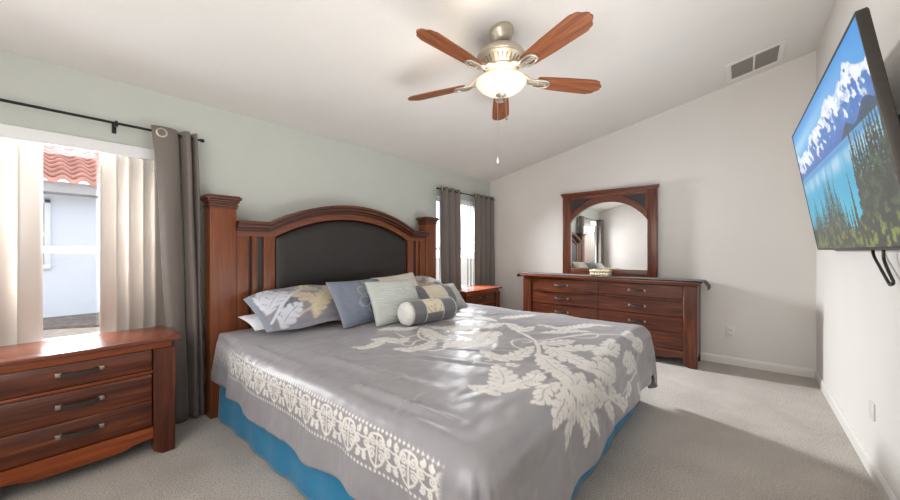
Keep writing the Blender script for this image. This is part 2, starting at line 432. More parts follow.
# ------------------------------------------------------------------ outside
bm = B(); box(bm, (-30, GY + .6, -.2), (40, 40, .05)); struct('ground', bm, M_ground)
hx0, hx1, hy = -5.0, 7.0, 9.2
hs = thing('house', 'white stucco house with a red tiled roof seen through the left window', 'house', (1.0, hy, .05))
bm = B(); box(bm, (hx0, hy, .05), (hx1, hy + 5, 2.30)); obj('wall', bm, M_stucco, hs)
bm = B(); box(bm, (hx0 - .3, hy - .42, 2.22), (hx1 + .3, hy + .02, 2.40)); obj('fascia', bm, M_fascia, hs)
us = np.linspace(hx0 - .3, hx1 + .3, 900); rows = 16; P = []
for r_ in range(rows):
    for t_, lift in ((0, .0), (.0, .075), (1, .0)):
        yy = hy - .5 + (r_ + t_) * .26; zz = 2.40 + (r_ + t_) * .115 + lift
        P.append([(u, yy - (.02 if lift else 0), zz + .035 * math.sin(2 * PI * u / .24)) for u in us])
np_obj('roof', np.array(P).reshape(-1, 3), len(P), len(us), M_tile, hs)
wx0, wx1 = -.75, .17
bm = B()
for lo, hi in (((wx0, hy - .05, .95), (wx0 + .07, hy, 2.13)), ((wx1 - .07, hy - .05, .95), (wx1, hy, 2.13)), ((wx0, hy - .05, 2.06), (wx1, hy, 2.13)), ((wx0, hy - .06, .92), (wx1, hy, 1.0)), ((wx0, hy - .04, 1.5), (wx1, hy, 1.56)), ((-.32, hy - .04, 1.0), (-.27, hy, 2.06)), ((.02, hy - .035, 1.0), (.04, hy, 2.06))): box(bm, lo, hi, .005)
wf = obj('window', bm, M_house_trim, hs)
bm = B(); box(bm, (wx0 + .07, hy - .02, 1.0), (wx1 - .07, hy - .005, 2.06)); obj('pane', bm, M_glassdark, wf)
bm = B(); prism(bm, [(-4, hy - 1.15), (0.15, hy - 1.2), (.6, hy - 1.5), (5.5, hy - 1.4), (5.5, hy - .01), (-4, hy - .01)], 2, .05, .085)
tag(obj('mulch_bed', bm, M_mulch, loc=(1, hy - .7, .05)), 'dark mulch strip along the foot of the white house outside', 'mulch')

# ------------------------------------------------------------------ nightstands
def pull(parent, c, axis, L=.185):
    """dark woven strap pull with two pewter ends; axis 0 = along x facing -y, 1 = along y facing -x"""
    def P(s, out, dz=0): return (c[0] + s, c[1] - out, c[2] + dz) if axis == 0 else (c[0] - out, c[1] + s, c[2] + dz)
    bm = B(); n = 14; rows = []
    for i in range(n + 1):
        s = (i / n - .5) * (L - .03); o = .010 + .020 * math.cos(PI * (i / n - .5)) ** .7; dz = -.004 * math.cos(PI * (i / n - .5))
        rows.append([Vector(P(s, o, dz + .011)), Vector(P(s, o + .008, dz + .009)), Vector(P(s, o + .008, dz - .009)), Vector(P(s, o, dz - .011)), Vector(P(s, o, dz + .011))])
    grid(bm, rows); h = obj('handle', bm, M_strap, parent)
    for sg in (-1, 1):
        bm = B(); a = P(sg * (L / 2 - .026), .0005, -.012); b_ = P(sg * (L / 2), .021, .012)
        box(bm, [min(p, q) for p, q in zip(a, b_)], [max(p, q) for p, q in zip(a, b_)], .004)
        tag(obj('handle_mount', bm, M_pewter, parent), 'pewter end of a drawer pull')

def nightstand(label, dx, yb):
    X = lambda x: x + dx
    t = thing('nightstand', label, 'nightstand', (X(.16), (2.73 + yb) / 2, 0), 'matching nightstands')
    bm = B(); box(bm, (X(-.277), 2.70, .690), (X(.592), yb, .714), .006, 3); obj('top', bm, WTOP, t)
    bm = B(); box(bm, (X(-.235), 2.738, .648), (X(.552), yb - .012, .690), .003); obj('top_rail', bm, WLITE, t)
    for sg in (0, 1):
        xa, xb = ((.461, .566) if sg else (-.251, -.146))
        bm = B()
        foot = [(xa, .032), (xa + .045, 0), (xb, 0), (xb, .648), (xa, .648)] if sg else [(xa, 0), (xb - .045, 0), (xb, .032), (xb, .648), (xa, .648)]
        prism(bm, [(X(p), z) for p, z in foot], 1, 2.727, 2.80); bmesh.ops.bevel(bm, geom=list(bm.edges), offset=.003, segments=1, affect='EDGES'); obj('post', bm, WZ, t)
        bm = B(); box(bm, (X(xa + .02 if sg else xa), yb - .07, 0), (X(xb if sg else xb - .02), yb - .012, .648), .003); obj('post', bm, WZ, t)
        bm = B(); xs = (.546, .562) if sg else (-.247, -.231)
        box(bm, (X(xs[0]), 2.80, .09), (X(xs[1]), yb - .07, .648)); obj('side_panel', bm, WZ, t)
    bm = B(); box(bm, (X(-.146), 2.77, .10), (X(.461), yb - .015, .648)); obj('carcass', bm, M_gap, t)
    bm = B(); box(bm, (X(-.146), 2.738, .502), (X(.461), 2.77, .519), .003); obj('drawer_rail', bm, WLITE, t)
    for z0, z1, hz in ((.522, .645, .595), (.341, .498, .428), (.18, .338, .273)):
        bm = B(); box(bm, (X(-.141), 2.745, z0), (X(.456), 2.772, z1), .004); d = obj('drawer', bm, WX, t); pull(d, (X(.157), 2.745, hz), 0)
    bm = B(); pr_ = [(-.146, .175), (.461, .175), (.461, .108), (.41, .106), (.37, .098), (.33, .083), (.29, .080), (.02, .080), (-.02, .083), (-.06, .098), (-.10, .106), (-.146, .108)]
    prism(bm, [(X(p), z) for p, z in pr_], 1, 2.74, 2.768); obj('apron', bm, WLITE, t)
    return t
nightstand('cherry wood three-drawer nightstand under the big window at the left edge', 0, 3.165)
nightstand('cherry wood nightstand between the right bed post and the corner curtains', 3.83, 3.075)

# ------------------------------------------------------------------ dresser
FX, DB = 4.431, 4.85
dr = thing('dresser', 'wide cherry wood dresser with two columns of drawers against the back wall', 'dresser', (4.64, 1.365, 0))
bm = B(); box(bm, (4.400, .325, .890), (4.862, 2.405, .915), .006, 3); obj('top', bm, WTOPY, dr)
bm = B(); box(bm, (4.436, .362, .865), (4.845, 2.368, .890), .003); obj('top_rail', bm, WY, dr)
for ya, yb in ((.359, .479), (2.251, 2.371)):
    bm = B(); right = ya < 1
    ft = [(ya, 0), (yb - .05, 0), (yb, .035), (yb, .865), (ya, .865)] if right else [(ya, .035), (ya + .05, 0), (yb, 0), (yb, .865), (ya, .865)]
    prism(bm, ft, 0, FX, FX + .075); bmesh.ops.bevel(bm, geom=list(bm.edges), offset=.003, segments=1, affect='EDGES'); obj('post', bm, WZ, dr)
    bm = B(); box(bm, (DB - .06, ya, 0), (DB, yb - .02 if right else yb, .865), .003); obj('post', bm, WZ, dr)
    bm = B(); ys = (ya + .004, ya + .02) if right else (yb - .02, yb - .004)
    box(bm, (FX + .075, ys[0], .09), (DB - .06, ys[1], .865)); obj('side_panel', bm, WZ, dr)
bm = B(); box(bm, (FX + .034, .479, .12), (DB - .01, 2.251, .865)); obj('carcass', bm, M_gap, dr)
def bowed(bm, ya, yb, z0, z1, bow, x=FX + .012, th=.024, full=(.479, 2.251)):
    """drawer front that swells outwards towards the middle of its own width"""
    n = 18; ys = np.linspace(ya, yb, n + 1); b_ = lambda y: bow * (1 - ((y - (ya + yb) / 2) / ((yb - ya) / 2)) ** 2)
    outer = [(x - b_(y), y) for y in ys]; inner = [(x + th, y) for y in ys]
    strip(bm, outer, inner, 2, z0, z1)
for ya, yb in ((1.371, 2.246), (.484, 1.359)):
    for z0, z1, hz, bow in ((.722, .860, .790, .020), (.53, .694, .614, .006), (.178, .522, .440, .006)):
        bm = B(); bowed(bm, ya, yb, z0, z1, bow); d = obj('drawer', bm, WY, dr); pull(d, (FX + .012 - bow, (ya + yb) / 2, hz), 1)
        if z0 < .2:
            bm = B(); bowed(bm, ya + .002, yb - .002, .352, .357, bow + .0012, th=.01); obj('groove', bm, M_gap, d)
    bm = B(); bowed(bm, ya - .003, yb + .003, .700, .716, .026, x=FX + .010); obj('drawer_rail', bm, WY, dr)
bm = B(); box(bm, (FX + .008, 1.360, .178), (FX + .034, 1.370, .865)); obj('divider', bm, WZ, dr)
bm = B(); pr_ = [(.479, .172), (2.251, .172), (2.251, .098), (2.18, .094), (2.12, .08), (2.06, .072), (.67, .072), (.61, .08), (.55, .094), (.479, .098)]
prism(bm, pr_, 0, FX + .008, FX + .032); obj('apron', bm, WY, dr)

# black runner on the dresser
xs_ = np.linspace(4.412, 4.70, 14); path = []
for s in np.linspace(0, 1, 150):
    L = .075 + 2.10 + .11; d = s * L
    if d < .075:
        q = .075 - d; y, z = 2.412 + .040 * min(1, q / .045) , .9185 - max(0, q - .012) * .75
    elif d < .075 + 2.10: y, z = 2.412 - (d - .075), .9185
    else:
        q = d - 2.175; y = 2.412 - 2.10 - .045 * min(1, q / .07); z = .9185 - max(0, q - .012) * .85
    path.append((y, z))
P = [[(x, y + .004 * math.sin(40 * x), z + .0015 * (1 + math.sin(25 * y + 11 * x))) for x in xs_] for y, z in path]
o = np_obj('table_runner', np.array(P).reshape(-1, 3), len(path), len(xs_), M_runner, loc=(4.56, 1.365, .9155))
tag(o, 'black cloth runner laid along the dresser top, ends hanging over', 'runner')
md = o.modifiers.new('thickness', 'SOLIDIFY'); md.thickness = .004; md.offset = 1

# mirror above the dresser
mz0 = .9165
mi = thing('dresser_mirror', 'arched mirror in a cherry wood frame standing on the dresser', 'mirror', (4.81, 1.36, mz0))
ya, yb = .777, 1.94; x0, x1 = 4.785, 4.825
bm = B(); box(bm, (4.765, .757, 2.012), (4.835, 1.962, 2.036), .006, 3); box(bm, (4.776, .768, 1.992), (4.832, 1.951, 2.012), .003); obj('cap_moulding', bm, WY, mi)
for a, b_ in ((ya, .883), (1.828, yb)):
    bm = B(); box(bm, (x0, a, mz0), (x1, b_, 1.992), .004); obj('stile', bm, WZ, mi)
bm = B(); box(bm, (x0 + .002, .883, mz0), (x1 - .002, 1.828, 1.002), .003); obj('bottom_rail', bm, WY, mi)
arcY = np.linspace(.883, 1.828, 41); cy = 1.3555; hw = .4725
def circ(y, zs, zp):
    s = zp - zs; R = (hw * hw + s * s) / (2 * s); return zp - R + math.sqrt(max(0, R * R - (y - cy) ** 2))
bm = B(); strip(bm, [(y, circ(y, 1.715, 1.953)) for y in arcY], [(y, circ(y, 1.620, 1.878)) for y in arcY], 0, x0 - .004, x1); obj('arch_rail', bm, WY, mi)
bm = B(); box(bm, (x0 + .004, .883, 1.955), (x1, 1.828, 1.992)); obj('top_rail', bm, WY, mi)
for sg in (-1, 1):
    ys = np.linspace(cy + sg * hw, cy + sg * .06, 20)
    bm = B(); strip(bm, [(y, 1.956) for y in ys], [(y, circ(y, 1.715, 1.953) - .004) for y in ys], 0, x0 + .014, x1 - .004); obj('spandrel_panel', bm, WY, mi)
    ys = np.linspace(cy + sg * (hw - .025), cy + sg * .16, 20)
    bm = B(); strip(bm, [(y, 1.943) for y in ys], [(y, min(1.942, circ(y, 1.715, 1.953) + .014)) for y in ys], 0, x0 + .006, x0 + .016)
    tag(obj('leather_inset', bm, M_leather, mi), 'dark leather corner inset')
bm = B(); strip(bm, [(y, circ(y, 1.63, 1.89)) for y in arcY], [(y, .99) for y in arcY], 0, x1 - .016, x1 - .010); obj('glass', bm, M_mirror, mi, smooth=False)

# carved trinket box on the runner
tb = thing('trinket_box', 'small cream carved box on the black runner before the mirror', 'box', (4.60, 1.37, .924))
bm = B(); box(bm, (4.54, 1.25, .9245), (4.66, 1.49, .972), .018, 3)
for k in range(7): bmesh.ops.create_uvsphere(bm, u_segments=10, v_segments=6, radius=.017, matrix=Matrix.Translation((4.542, 1.275 + .032 * k, .948)) @ Matrix.Diagonal((.5, 1, 1.1, 1)))
obj('body', bm, M_cream, tb)
bm = B(); box(bm, (4.535, 1.245, .974), (4.665, 1.495, 1.0), .012, 3)
for sg in (-1, 1): lathe(bm, [(.0, .02), (.03, .016), (.05, .006), (.055, 0), (.0, 0)], None, 20, Matrix.Translation((4.60, 1.37 + sg * .06, .998)) @ Matrix.Diagonal((1, 1.05, .6, 1)))
obj('lid', bm, M_cream, tb)

# ------------------------------------------------------------------ bed
CXB = 2.062
bed = thing('bed', 'king bed with cherry posts and an arched dark leather headboard', 'bed', (CXB, 1.9, 0))
for xa, xb in ((.828, 1.004), (3.120, 3.296)):
    y0, y1 = 3.00, 3.135
    bm = B(); box(bm, (xa, y0, 0), (xb, y1, 1.585), .006, 3); p = obj('headboard_post', bm, WBZ, bed)
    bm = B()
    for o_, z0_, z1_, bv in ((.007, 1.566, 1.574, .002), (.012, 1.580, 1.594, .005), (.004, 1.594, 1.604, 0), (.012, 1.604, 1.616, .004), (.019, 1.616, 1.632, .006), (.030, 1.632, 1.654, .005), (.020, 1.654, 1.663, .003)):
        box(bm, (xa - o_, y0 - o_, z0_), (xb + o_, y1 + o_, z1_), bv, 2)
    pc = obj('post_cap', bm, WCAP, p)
def arcz(x, half, zs, zp, c=CXB):
    if abs(x - c) >= half: return zs
    s = zp - zs; R = (half * half + s * s) / (2 * s); return zp - R + math.sqrt(R * R - (x - c) ** 2)
XS = np.concatenate([np.linspace(1.004, 1.24, 6)[:-1], np.linspace(1.24, 2.884, 61), np.linspace(2.884, 3.12, 6)[1:]])
A = lambda x: arcz(x, .81, 1.478, 1.688)
LH = .762; LA = lambda x: arcz(x, LH, 1.36, 1.553)
bm = B(); strip(bm, [(x, A(x) - .01) for x in XS], [(x, .22) for x in XS], 1, 3.060, 3.105); obj('back_panel', bm, WBZ, bed)
bm = B()
for d0, d1, yf in ((0, .022, 2.945), (.022, .030, 2.966), (.030, .050, 2.955), (.050, .058, 2.984), (.058, .072, 2.990), (.072, .080, 3.008)):
    strip(bm, [(x, A(x) - d0) for x in XS], [(x, A(x) - d1) for x in XS], 1, yf, 3.062)
obj('arched_moulding', bm, WCAP, bed, smooth=22)
bm = B()  # thin dark strips paint in the shade between the moulding steps
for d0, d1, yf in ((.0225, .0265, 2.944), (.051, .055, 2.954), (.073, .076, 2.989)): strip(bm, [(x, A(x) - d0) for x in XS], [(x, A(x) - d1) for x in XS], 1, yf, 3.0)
tag(obj('shade_line', bm, M_shade_line, bed), 'dark strip painting the shade between moulding steps')
XM = np.unique(np.concatenate([XS, [CXB - LH, CXB - LH + .0005, CXB + LH, CXB + LH - .0005]]))
bm = B(); strip(bm, [(x, A(x) - .075) for x in XM], [(x, LA(x)) for x in XM], 1, 3.018, 3.062); obj('frieze', bm, WBX, bed)
for sg in (-1, 1):
    for a, b_ in ((1.004, 1.098), (1.123, 1.163), (1.210, CXB - LH)):
        xa, xb = (a, b_) if sg < 0 else (2 * CXB - b_, 2 * CXB - a)
        bm = B(); box(bm, (xa, 3.018, .22), (xb, 3.062, 1.362), .003); obj('stile', bm, WBZ, bed)
    for a, b_ in ((1.098, 1.123), (1.163, 1.210)):
        xa, xb = (a, b_) if sg < 0 else (2 * CXB - b_, 2 * CXB - a)
        bm = B(); box(bm, (xa, 3.046, .22), (xb, 3.060, 1.362)); tag(obj('slot_inset', bm, M_slot, bed), 'dark slate strip between the stiles')
nu, nv = 90, 60
u = np.linspace(-1, 1, nu)[:, None]; v = np.linspace(0, 1, nv)[None, :]
zt_ = np.array([LA(CXB + LH * t * .999) for t in u[:, 0]])[:, None]
X_ = CXB + LH * u + 0 * v; Z_ = .50 + (zt_ - .50) * v
ed = np.minimum.reduce([(1 - np.abs(u)) * LH + 0 * v, (zt_ - Z_), (Z_ - .5) + .05])
Y_ = 3.050 - .036 * (1 - (1 - np.clip(ed / .085, 0, 1)) ** 2) ** .5 - .004 * ss(.05, .3, ed)
np_obj('leather_panel', np.stack([X_, Y_, Z_], -1), nu, nv, M_leather, bed)
bm = B(); box(bm, (.90, .74, .30), (3.20, 2.995, .600), .05, 4); obj('mattress', bm, M_mattress, bed)
bm = B(); box(bm, (.92, .76, .12), (3.18, 2.99, .299), .02); obj('foundation', bm, M_mattress, bed)
for sx in (.98, 2.0, 3.06):
    for sy in (.85, 2.8):
        bm = B(); box(bm, (sx, sy, 0), (sx + .06, sy + .06, .121)); obj('leg', bm, M_black, bed)

# teal bed skirt: one pleated cloth round three sides
pth = []
for k in range(230): pth.append((.885, 2.96 - k / 230 * 2.25, -1, 0))
for k in range(26): a = PI + PI / 2 * k / 26; pth.append((.935 + .05 * math.cos(a), .71 + .05 * math.sin(a), math.cos(a), math.sin(a)))
for k in range(230): pth.append((.935 + k / 230 * 2.247, .66, 0, -1))
for k in range(26): a = -PI / 2 + PI / 2 * k / 26; pth.append((3.182 + .05 * math.cos(a), .71 + .05 * math.sin(a), math.cos(a), math.sin(a)))
for k in range(230): pth.append((3.232, .71 + k / 229 * 2.25, 1, 0))
V = []
for i, (x, y, nx, ny) in enumerate(pth):
    for z in np.linspace(.36, .006, 14):
        w_ = (.36 - z) / .36; o_ = w_ * (.005 * math.sin(i * .21) + .005 * math.sin(i * .083 + 1)) + .012 * w_
        V.append((x + nx * o_, y + ny * o_, z))
o = np_obj('bed_skirt', V, len(pth), 14, M_teal, loc=(CXB, 1.8, .006)); tag(o, 'teal cloth bed skirt hanging to the carpet under the comforter', 'bed skirt')
md = o.modifiers.new('thickness', 'SOLIDIFY'); md.thickness = .004

# ------------------------------------------------------------------ comforter
TOP, r0 = .632, .10
cx0, cx1, cy0, cy1 = .806, 3.305, .565, 2.985
Lx0, Lx1, Ly = .39, .46, .445
def nonuni(segs):
    out = []
    for a, b_, d in segs: out.append(np.arange(a, b_, d))
    return np.concatenate(out)
ex0 = cx0 + r0
Xf = nonuni([(ex0 - Lx0, ex0 - .262, .010), (ex0 - .262, ex0 - .098, .0034), (ex0 - .098, cx1 - r0, .0085), (cx1 - r0, cx1 - r0 + Lx1 + .001, .012)])
Yf = nonuni([(cy0 + r0 - Ly, cy1, .0058)])
XX, YY = np.meshgrid(Xf, Yf, indexing='ij')
px_ = np.clip(XX, cx0 + r0, cx1 - r0); ex = XX - px_; py_ = np.maximum(YY, cy0 + r0); ey = YY - py_
e = np.hypot(ex, ey); th = np.arctan2(-ey, np.abs(ex) + 1e-9)
Lx = np.where(ex < 0, Lx0, Lx1)
Lrect = np.minimum(Lx / np.maximum(np.cos(th), 1e-4), Ly / np.maximum(np.sin(th), 1e-4))
tt = th / (PI / 2); Lc = Lx * (1 - tt) + Ly * tt + np.where(ex < 0, .05, .13) * np.sin(2 * th)
e2 = np.where(e > 0, e * Lc / Lrect, 0)
nx = np.where(e > 1e-9, ex / np.maximum(e, 1e-9), 0); ny = np.where(e > 1e-9, ey / np.maximum(e, 1e-9), 0)
q = r0 * PI / 2; ang = np.minimum(e2, q) / r0; tail = np.maximum(e2 - q, 0)
hor = r0 * np.sin(ang) + tail * .05; drop = r0 * (1 - np.cos(ang)) + tail * .995
corner = np.sin(2 * th) ** 2 * (np.abs(ex) > 1e-6) * (ey < -1e-6)
fold = .014 * np.sin(YY * 13 + 1.2 * np.sin(YY * 5)) * (1 - tt) + .012 * np.sin(XX * 11 + 1.5 * np.sin(XX * 4.3)) * tt * (1 - corner)
fold = fold + corner * (.030 * np.sin(th * 12 + 1))
hor = hor + fold * ss(.06, .35, e2) * (e2 > 0) + .012 * ss(.2, .45, e2)
drop = drop + .012 * np.sin(YY * 4.3) * ss(.2, .4, e2) * (1 - tt)
PX = px_ + nx * hor; PY = py_ + ny * hor
bx = (XX - CXB) / 1.26; by = (YY - 1.8) / 1.3
dome = .016 * np.clip(1 - bx ** 2, 0, 1) * np.clip(1 - by ** 2, 0, 1)
wr = .009 * smooth_noise(XX, YY, 3.1, 1) + .0055 * smooth_noise(XX + .4 * YY, YY * .5, 9, 2) + .0018 * smooth_noise(XX * .6 - YY, YY + XX * .3, 19, 3)
for (ax, ay, bx_, by_, am, wd) in ((1.0, 2.4, 1.15, 1.0, .010, .03), (.95, 1.9, 1.5, 1.3, .006, .02), (1.6, 1.5, 2.0, .75, .006, .018), (1.25, 1.9, 1.6, .9, .006, .02), (.93, 1.5, .98, .7, .014, .022), (.9, 2.5, .93, 1.7, .010, .020), (1.1, .9, 1.9, .62, .006, .02), (2.4, 1.3, 3.0, 1.0, .004, .02), (2.2, 2.0, 3.1, 1.7, .004, .02), (.86, 1.35, 1.15, 1.22, .007, .012), (.84, 1.0, 1.1, 1.05, .007, .012)):
    sx, sy = bx_ - ax, by_ - ay; l2 = sx * sx + sy * sy
    t = np.clip(((XX - ax) * sx + (YY - ay) * sy) / l2, 0, 1); d = np.hypot(XX - ax - t * sx, YY - ay - t * sy)
    wr = wr + am * np.exp(-(d / wd) ** 2) * np.sin(PI * np.clip(t, .02, .98)) - am * .5 * np.exp(-((d - 2 * wd) / wd) ** 2) * np.sin(PI * np.clip(t, .02, .98))
PZ = TOP + dome - drop + wr * (1 - ss(.12, .3, e2))
out_w = .006 * smooth_noise(XX + YY, YY, 5, 8) + .003 * smooth_noise(XX * 2, YY * 3, 8, 9)
PX = PX + .055 * ss(2.35, 2.95, YY) * (ex < 0) * ss(.0, .12, e2)
PX = PX + nx * out_w * ss(.1, .2, e2); PY = PY + ny * out_w * ss(.1, .2, e2)
MOTIF = [
  ('L', 0.04, [(1.29, 1.864), (1.309, 1.799), (1.379, 1.783), (1.464, 1.827), (1.534, 1.848)]),
  ('L', 0.055, [(1.483, 1.909), (1.512, 1.839), (1.551, 1.757), (1.645, 1.753)]),
  ('L', 0.05, [(1.698, 2.119), (1.767, 2.064), (1.817, 1.976), (1.944, 1.948)]),
  ('L', 0.05, [(1.427, 1.616), (1.456, 1.552), (1.547, 1.534), (1.642, 1.547), (1.718, 1.593)]),
  ('S', 0.02, [(2.027, 1.949), (1.884, 1.878), (1.741, 1.753), (1.699, 1.651), (1.705, 1.573), (1.757, 1.491)]),
  ('S', 0.015, [(1.682, 1.945), (1.646, 1.79), (1.747, 1.769)]),
  ('L', 0.06, [(1.906, 1.852), (1.8, 1.644), (1.83, 1.57), (1.928, 1.569)]),
  ('L', 0.06, [(1.664, 1.443), (1.747, 1.422), (1.792, 1.368), (1.89, 1.353), (1.99, 1.379)]),
  ('L', 0.055, [(1.999, 1.883), (2.026, 1.756), (2.136, 1.72), (2.225, 1.663)]),
  ('L', 0.055, [(2.025, 1.666), (2.132, 1.629), (2.263, 1.568), (2.327, 1.492)]),
  ('L', 0.06, [(1.982, 1.546), (1.99, 1.456), (2.104, 1.442), (2.109, 1.337)]),
  ('L', 0.05, [(2.232, 1.976), (2.341, 1.905), (2.452, 1.833), (2.566, 1.758)]),
  ('L', 0.05, [(2.562, 1.957), (2.592, 1.855), (2.521, 1.69), (2.478, 1.571)]),
  ('S', 0.02, [(1.757, 1.491), (1.846, 1.44), (1.986, 1.422), (2.226, 1.382)]),
  ('L', 0.07, [(2.179, 1.625), (2.295, 1.557), (2.446, 1.494)]),
  ('L', 0.05, [(1.847, 1.377), (1.876, 1.293), (2.072, 1.318)]),
  ('L', 0.06, [(2.637, 1.624), (2.83, 1.577), (3.055, 1.508)]),
  ('L', 0.05, [(2.48, 1.454), (2.385, 1.285), (2.498, 1.244)]),
  ('L', 0.05, [(2.014, 1.502), (2.055, 1.395), (2.214, 1.386)]),
  ('S', 0.026, [(2.47, 1.496), (2.337, 1.302), (2.224, 1.137), (2.024, 0.978), (1.792, 0.861), (1.669, 0.752), (1.555, 0.625), (1.489, 0.597), (1.519, 0.519)]),
  ('S', 0.018, [(1.95, 0.937), (2.172, 1.091), (2.29, 1.233)]),
  ('L', 0.065, [(1.282, 0.927), (1.288, 0.874), (1.338, 0.837), (1.448, 0.877), (1.584, 1.008)]),
  ('L', 0.055, [(1.739, 1.189), (1.708, 1.069), (1.797, 1.001), (2.001, 1.005)]),
  ('L', 0.05, [(1.379, 0.835), (1.433, 0.785), (1.525, 0.76), (1.635, 0.793)]),
  ('L', 0.03, [(1.666, 0.976), (1.642, 0.939), (1.664, 0.912)]),
  ('L', 0.07, [(1.886, 0.895), (1.731, 0.738), (1.641, 0.622), (1.632, 0.593), (1.722, 0.603), (1.779, 0.621)]),
  ('L', 0.07, [(2.064, 0.93), (1.957, 0.772), (1.922, 0.671), (1.84, 0.648)]),
  ('L', 0.06, [(2.052, 0.858), (2.189, 0.781), (2.273, 0.681), (2.117, 0.652)]),
  ('L', 0.05, [(2.087, 0.994), (2.181, 0.93), (2.321, 0.862)]),
  ('S', 0.03, [(2.136, 1.032), (2.33, 0.956), (2.505, 0.893), (2.641, 0.791), (2.737, 0.64), (2.806, 0.562)]),
  ('L', 0.05, [(2.617, 1.246), (2.622, 1.096), (2.745, 1.02), (2.956, 0.947), (2.987, 0.804)]),
  ('L', 0.05, [(2.388, 1.117), (2.5, 1.045), (2.615, 0.971), (2.665, 0.873)]),
  ('S', 0.018, [(1.489, 0.642), (1.632, 0.562), (1.903, 0.475), (2.198, 0.32), (2.283, 0.243)]),
  ('L', 0.035, [(1.86, 0.556), (1.903, 0.489), (1.994, 0.418)]),
  ('L', 0.035, [(1.971, 0.398), (2.067, 0.321), (2.102, 0.246)]),
  ('L', 0.035, [(2.198, 0.366), (2.312, 0.28), (2.374, 0.324)]),
  ('L', 0.055, [(1.86, 0.643), (1.994, 0.567), (2.17, 0.466)]),
  ('L', 0.05, [(2.042, 0.64), (2.117, 0.563), (2.198, 0.481)]),
  ('L', 0.05, [(2.519, 0.678), (2.283, 0.638), (2.471, 0.623)]),
  ('L', 0.05, [(2.88, 0.655), (2.725, 0.615), (2.848, 0.534), (2.648, 0.558)]),
  ('L', 0.04, [(2.438, 0.554), (2.575, 0.478), (2.648, 0.379)]),
  ('L', 0.04, [(2.374, 0.537), (2.518, 0.475), (2.438, 0.437)]),
  ('S', 0.014, [(2.848, 0.534), (2.725, 0.45), (2.505, 0.385), (2.312, 0.344)]),
  ('L', 0.035, [(2.092, 0.474), (2.067, 0.438), (2.198, 0.373)]),
  ('L', 0.03, [(2.611, 0.319), (2.663, 0.276), (2.589, 0.273)]),
  ('L', 0.03, [(2.438, 0.379), (2.438, 0.337), (2.374, 0.324)]),
  ('L', 0.038, [(1.53, 0.64), (1.44, 0.665), (1.36, 0.64), (1.30, 0.655)]),
  ('L', 0.040, [(1.53, 0.60), (1.45, 0.57), (1.38, 0.56), (1.31, 0.53)]),
  ('L', 0.042, [(1.545, 0.56), (1.50, 0.50), (1.44, 0.46), (1.40, 0.41)]),
  ('L', 0.042, [(1.60, 0.58), (1.60, 0.49), (1.64, 0.42), (1.62, 0.33)]),
  ('L', 0.044, [(1.64, 0.58), (1.70, 0.49), (1.76, 0.40), (1.80, 0.31)]),
  ('L', 0.040, [(1.68, 0.585), (1.78, 0.52), (1.86, 0.45), (1.93, 0.42)]),
  ('S', 0.016, [(1.66, 0.96), (1.60, 1.02), (1.55, 1.10), (1.60, 1.16), (1.66, 1.12), (1.64, 1.07), (1.61, 1.09)]),
  ('S', 0.016, [(1.90, 0.98), (1.94, 1.10), (2.04, 1.17), (2.12, 1.13), (2.10, 1.06), (2.05, 1.07), (2.06, 1.11)]),
  ('S', 0.016, [(2.40, 0.93), (2.46, 0.82), (2.56, 0.78), (2.62, 0.83), (2.58, 0.88), (2.54, 0.85)]),
  ('S', 0.016, [(1.72, 1.66), (1.62, 1.66), (1.54, 1.62), (1.52, 1.68), (1.57, 1.71), (1.60, 1.68)]),
  ('S', 0.016, [(1.95, 1.44), (2.06, 1.36), (2.18, 1.34), (2.22, 1.40), (2.17, 1.44), (2.13, 1.41)]),
  ('S', 0.016, [(1.75, 1.49), (1.66, 1.42), (1.56, 1.42), (1.53, 1.48), (1.58, 1.50), (1.61, 1.47)]),
]

mask = stroke_mask(MOTIF, XX.ravel(), YY.ravel()).reshape(XX.shape) * .92
# scrolled border band with dotted edges along the near side
PER, H0, H1 = .172, .116, .244
E = ex0 - XX; band = (E > H0 - .03) & (E < H1 + .03)
hb = H1 - H0
def spiral(cx, cy, ra, rb, a0, turns, n=26):
    return [(cx + (ra + (rb - ra) * i / n) * math.cos(a0 + turns * 2 * PI * i / n), cy + (ra + (rb - ra) * i / n) * math.sin(a0 + turns * 2 * PI * i / n)) for i in range(n + 1)]
lace = []
for sg in (-1, 1):
    m = lambda P: [(sg * x, y) for x, y in P]
    lace += [m(spiral(.024, .030, .003, .019, 0, 1.5)), m(spiral(.026, .078, .003, .021, 1.0, -1.5)), m(spiral(.062, .054, .003, .017, 2.5, 1.4)), m(spiral(.066, .100, .003, .014, .5, 1.3)), m(spiral(.064, .014, .003, .013, .5, -1.3)),
             m([(0, .004), (.02, .006), (.04, .018), (.046, .05), (.03, .10), (.0, .124)]), m([(.044, .06), (.06, .08), (.086, .088)]), m([(.044, .045), (.06, .034), (.086, .040)])]
lace.append([(0, .0), (0, .126)])
sel = np.nonzero(band.ravel())[0]; sE = (E.ravel()[sel] - H0); sY = YY.ravel()[sel]
s0 = (sY + PER / 2) % PER - PER / 2; md_ = np.full(s0.shape, 9.)
for L_ in lace:
    L_ = catmull(L_, 3) if len(L_) < 10 else np.array(L_)
    for (ax, ay), (bx_, by_) in zip(L_[:-1], L_[1:]):
        sx, sy = bx_ - ax, by_ - ay; l2 = sx * sx + sy * sy + 1e-12
        t = np.clip(((s0 - ax) * sx + (sE - ay) * sy) / l2, 0, 1); md_ = np.minimum(md_, np.hypot(s0 - ax - t * sx, sE - ay - t * sy))
lm = 1 - ss(.0024, .0058, md_)
sd = (sY + .0115) % .023 - .0115
for hh in (-.012, hb + .010): lm = np.maximum(lm, 1 - ss(.004, .0075, np.hypot(sd, sE - hh)))
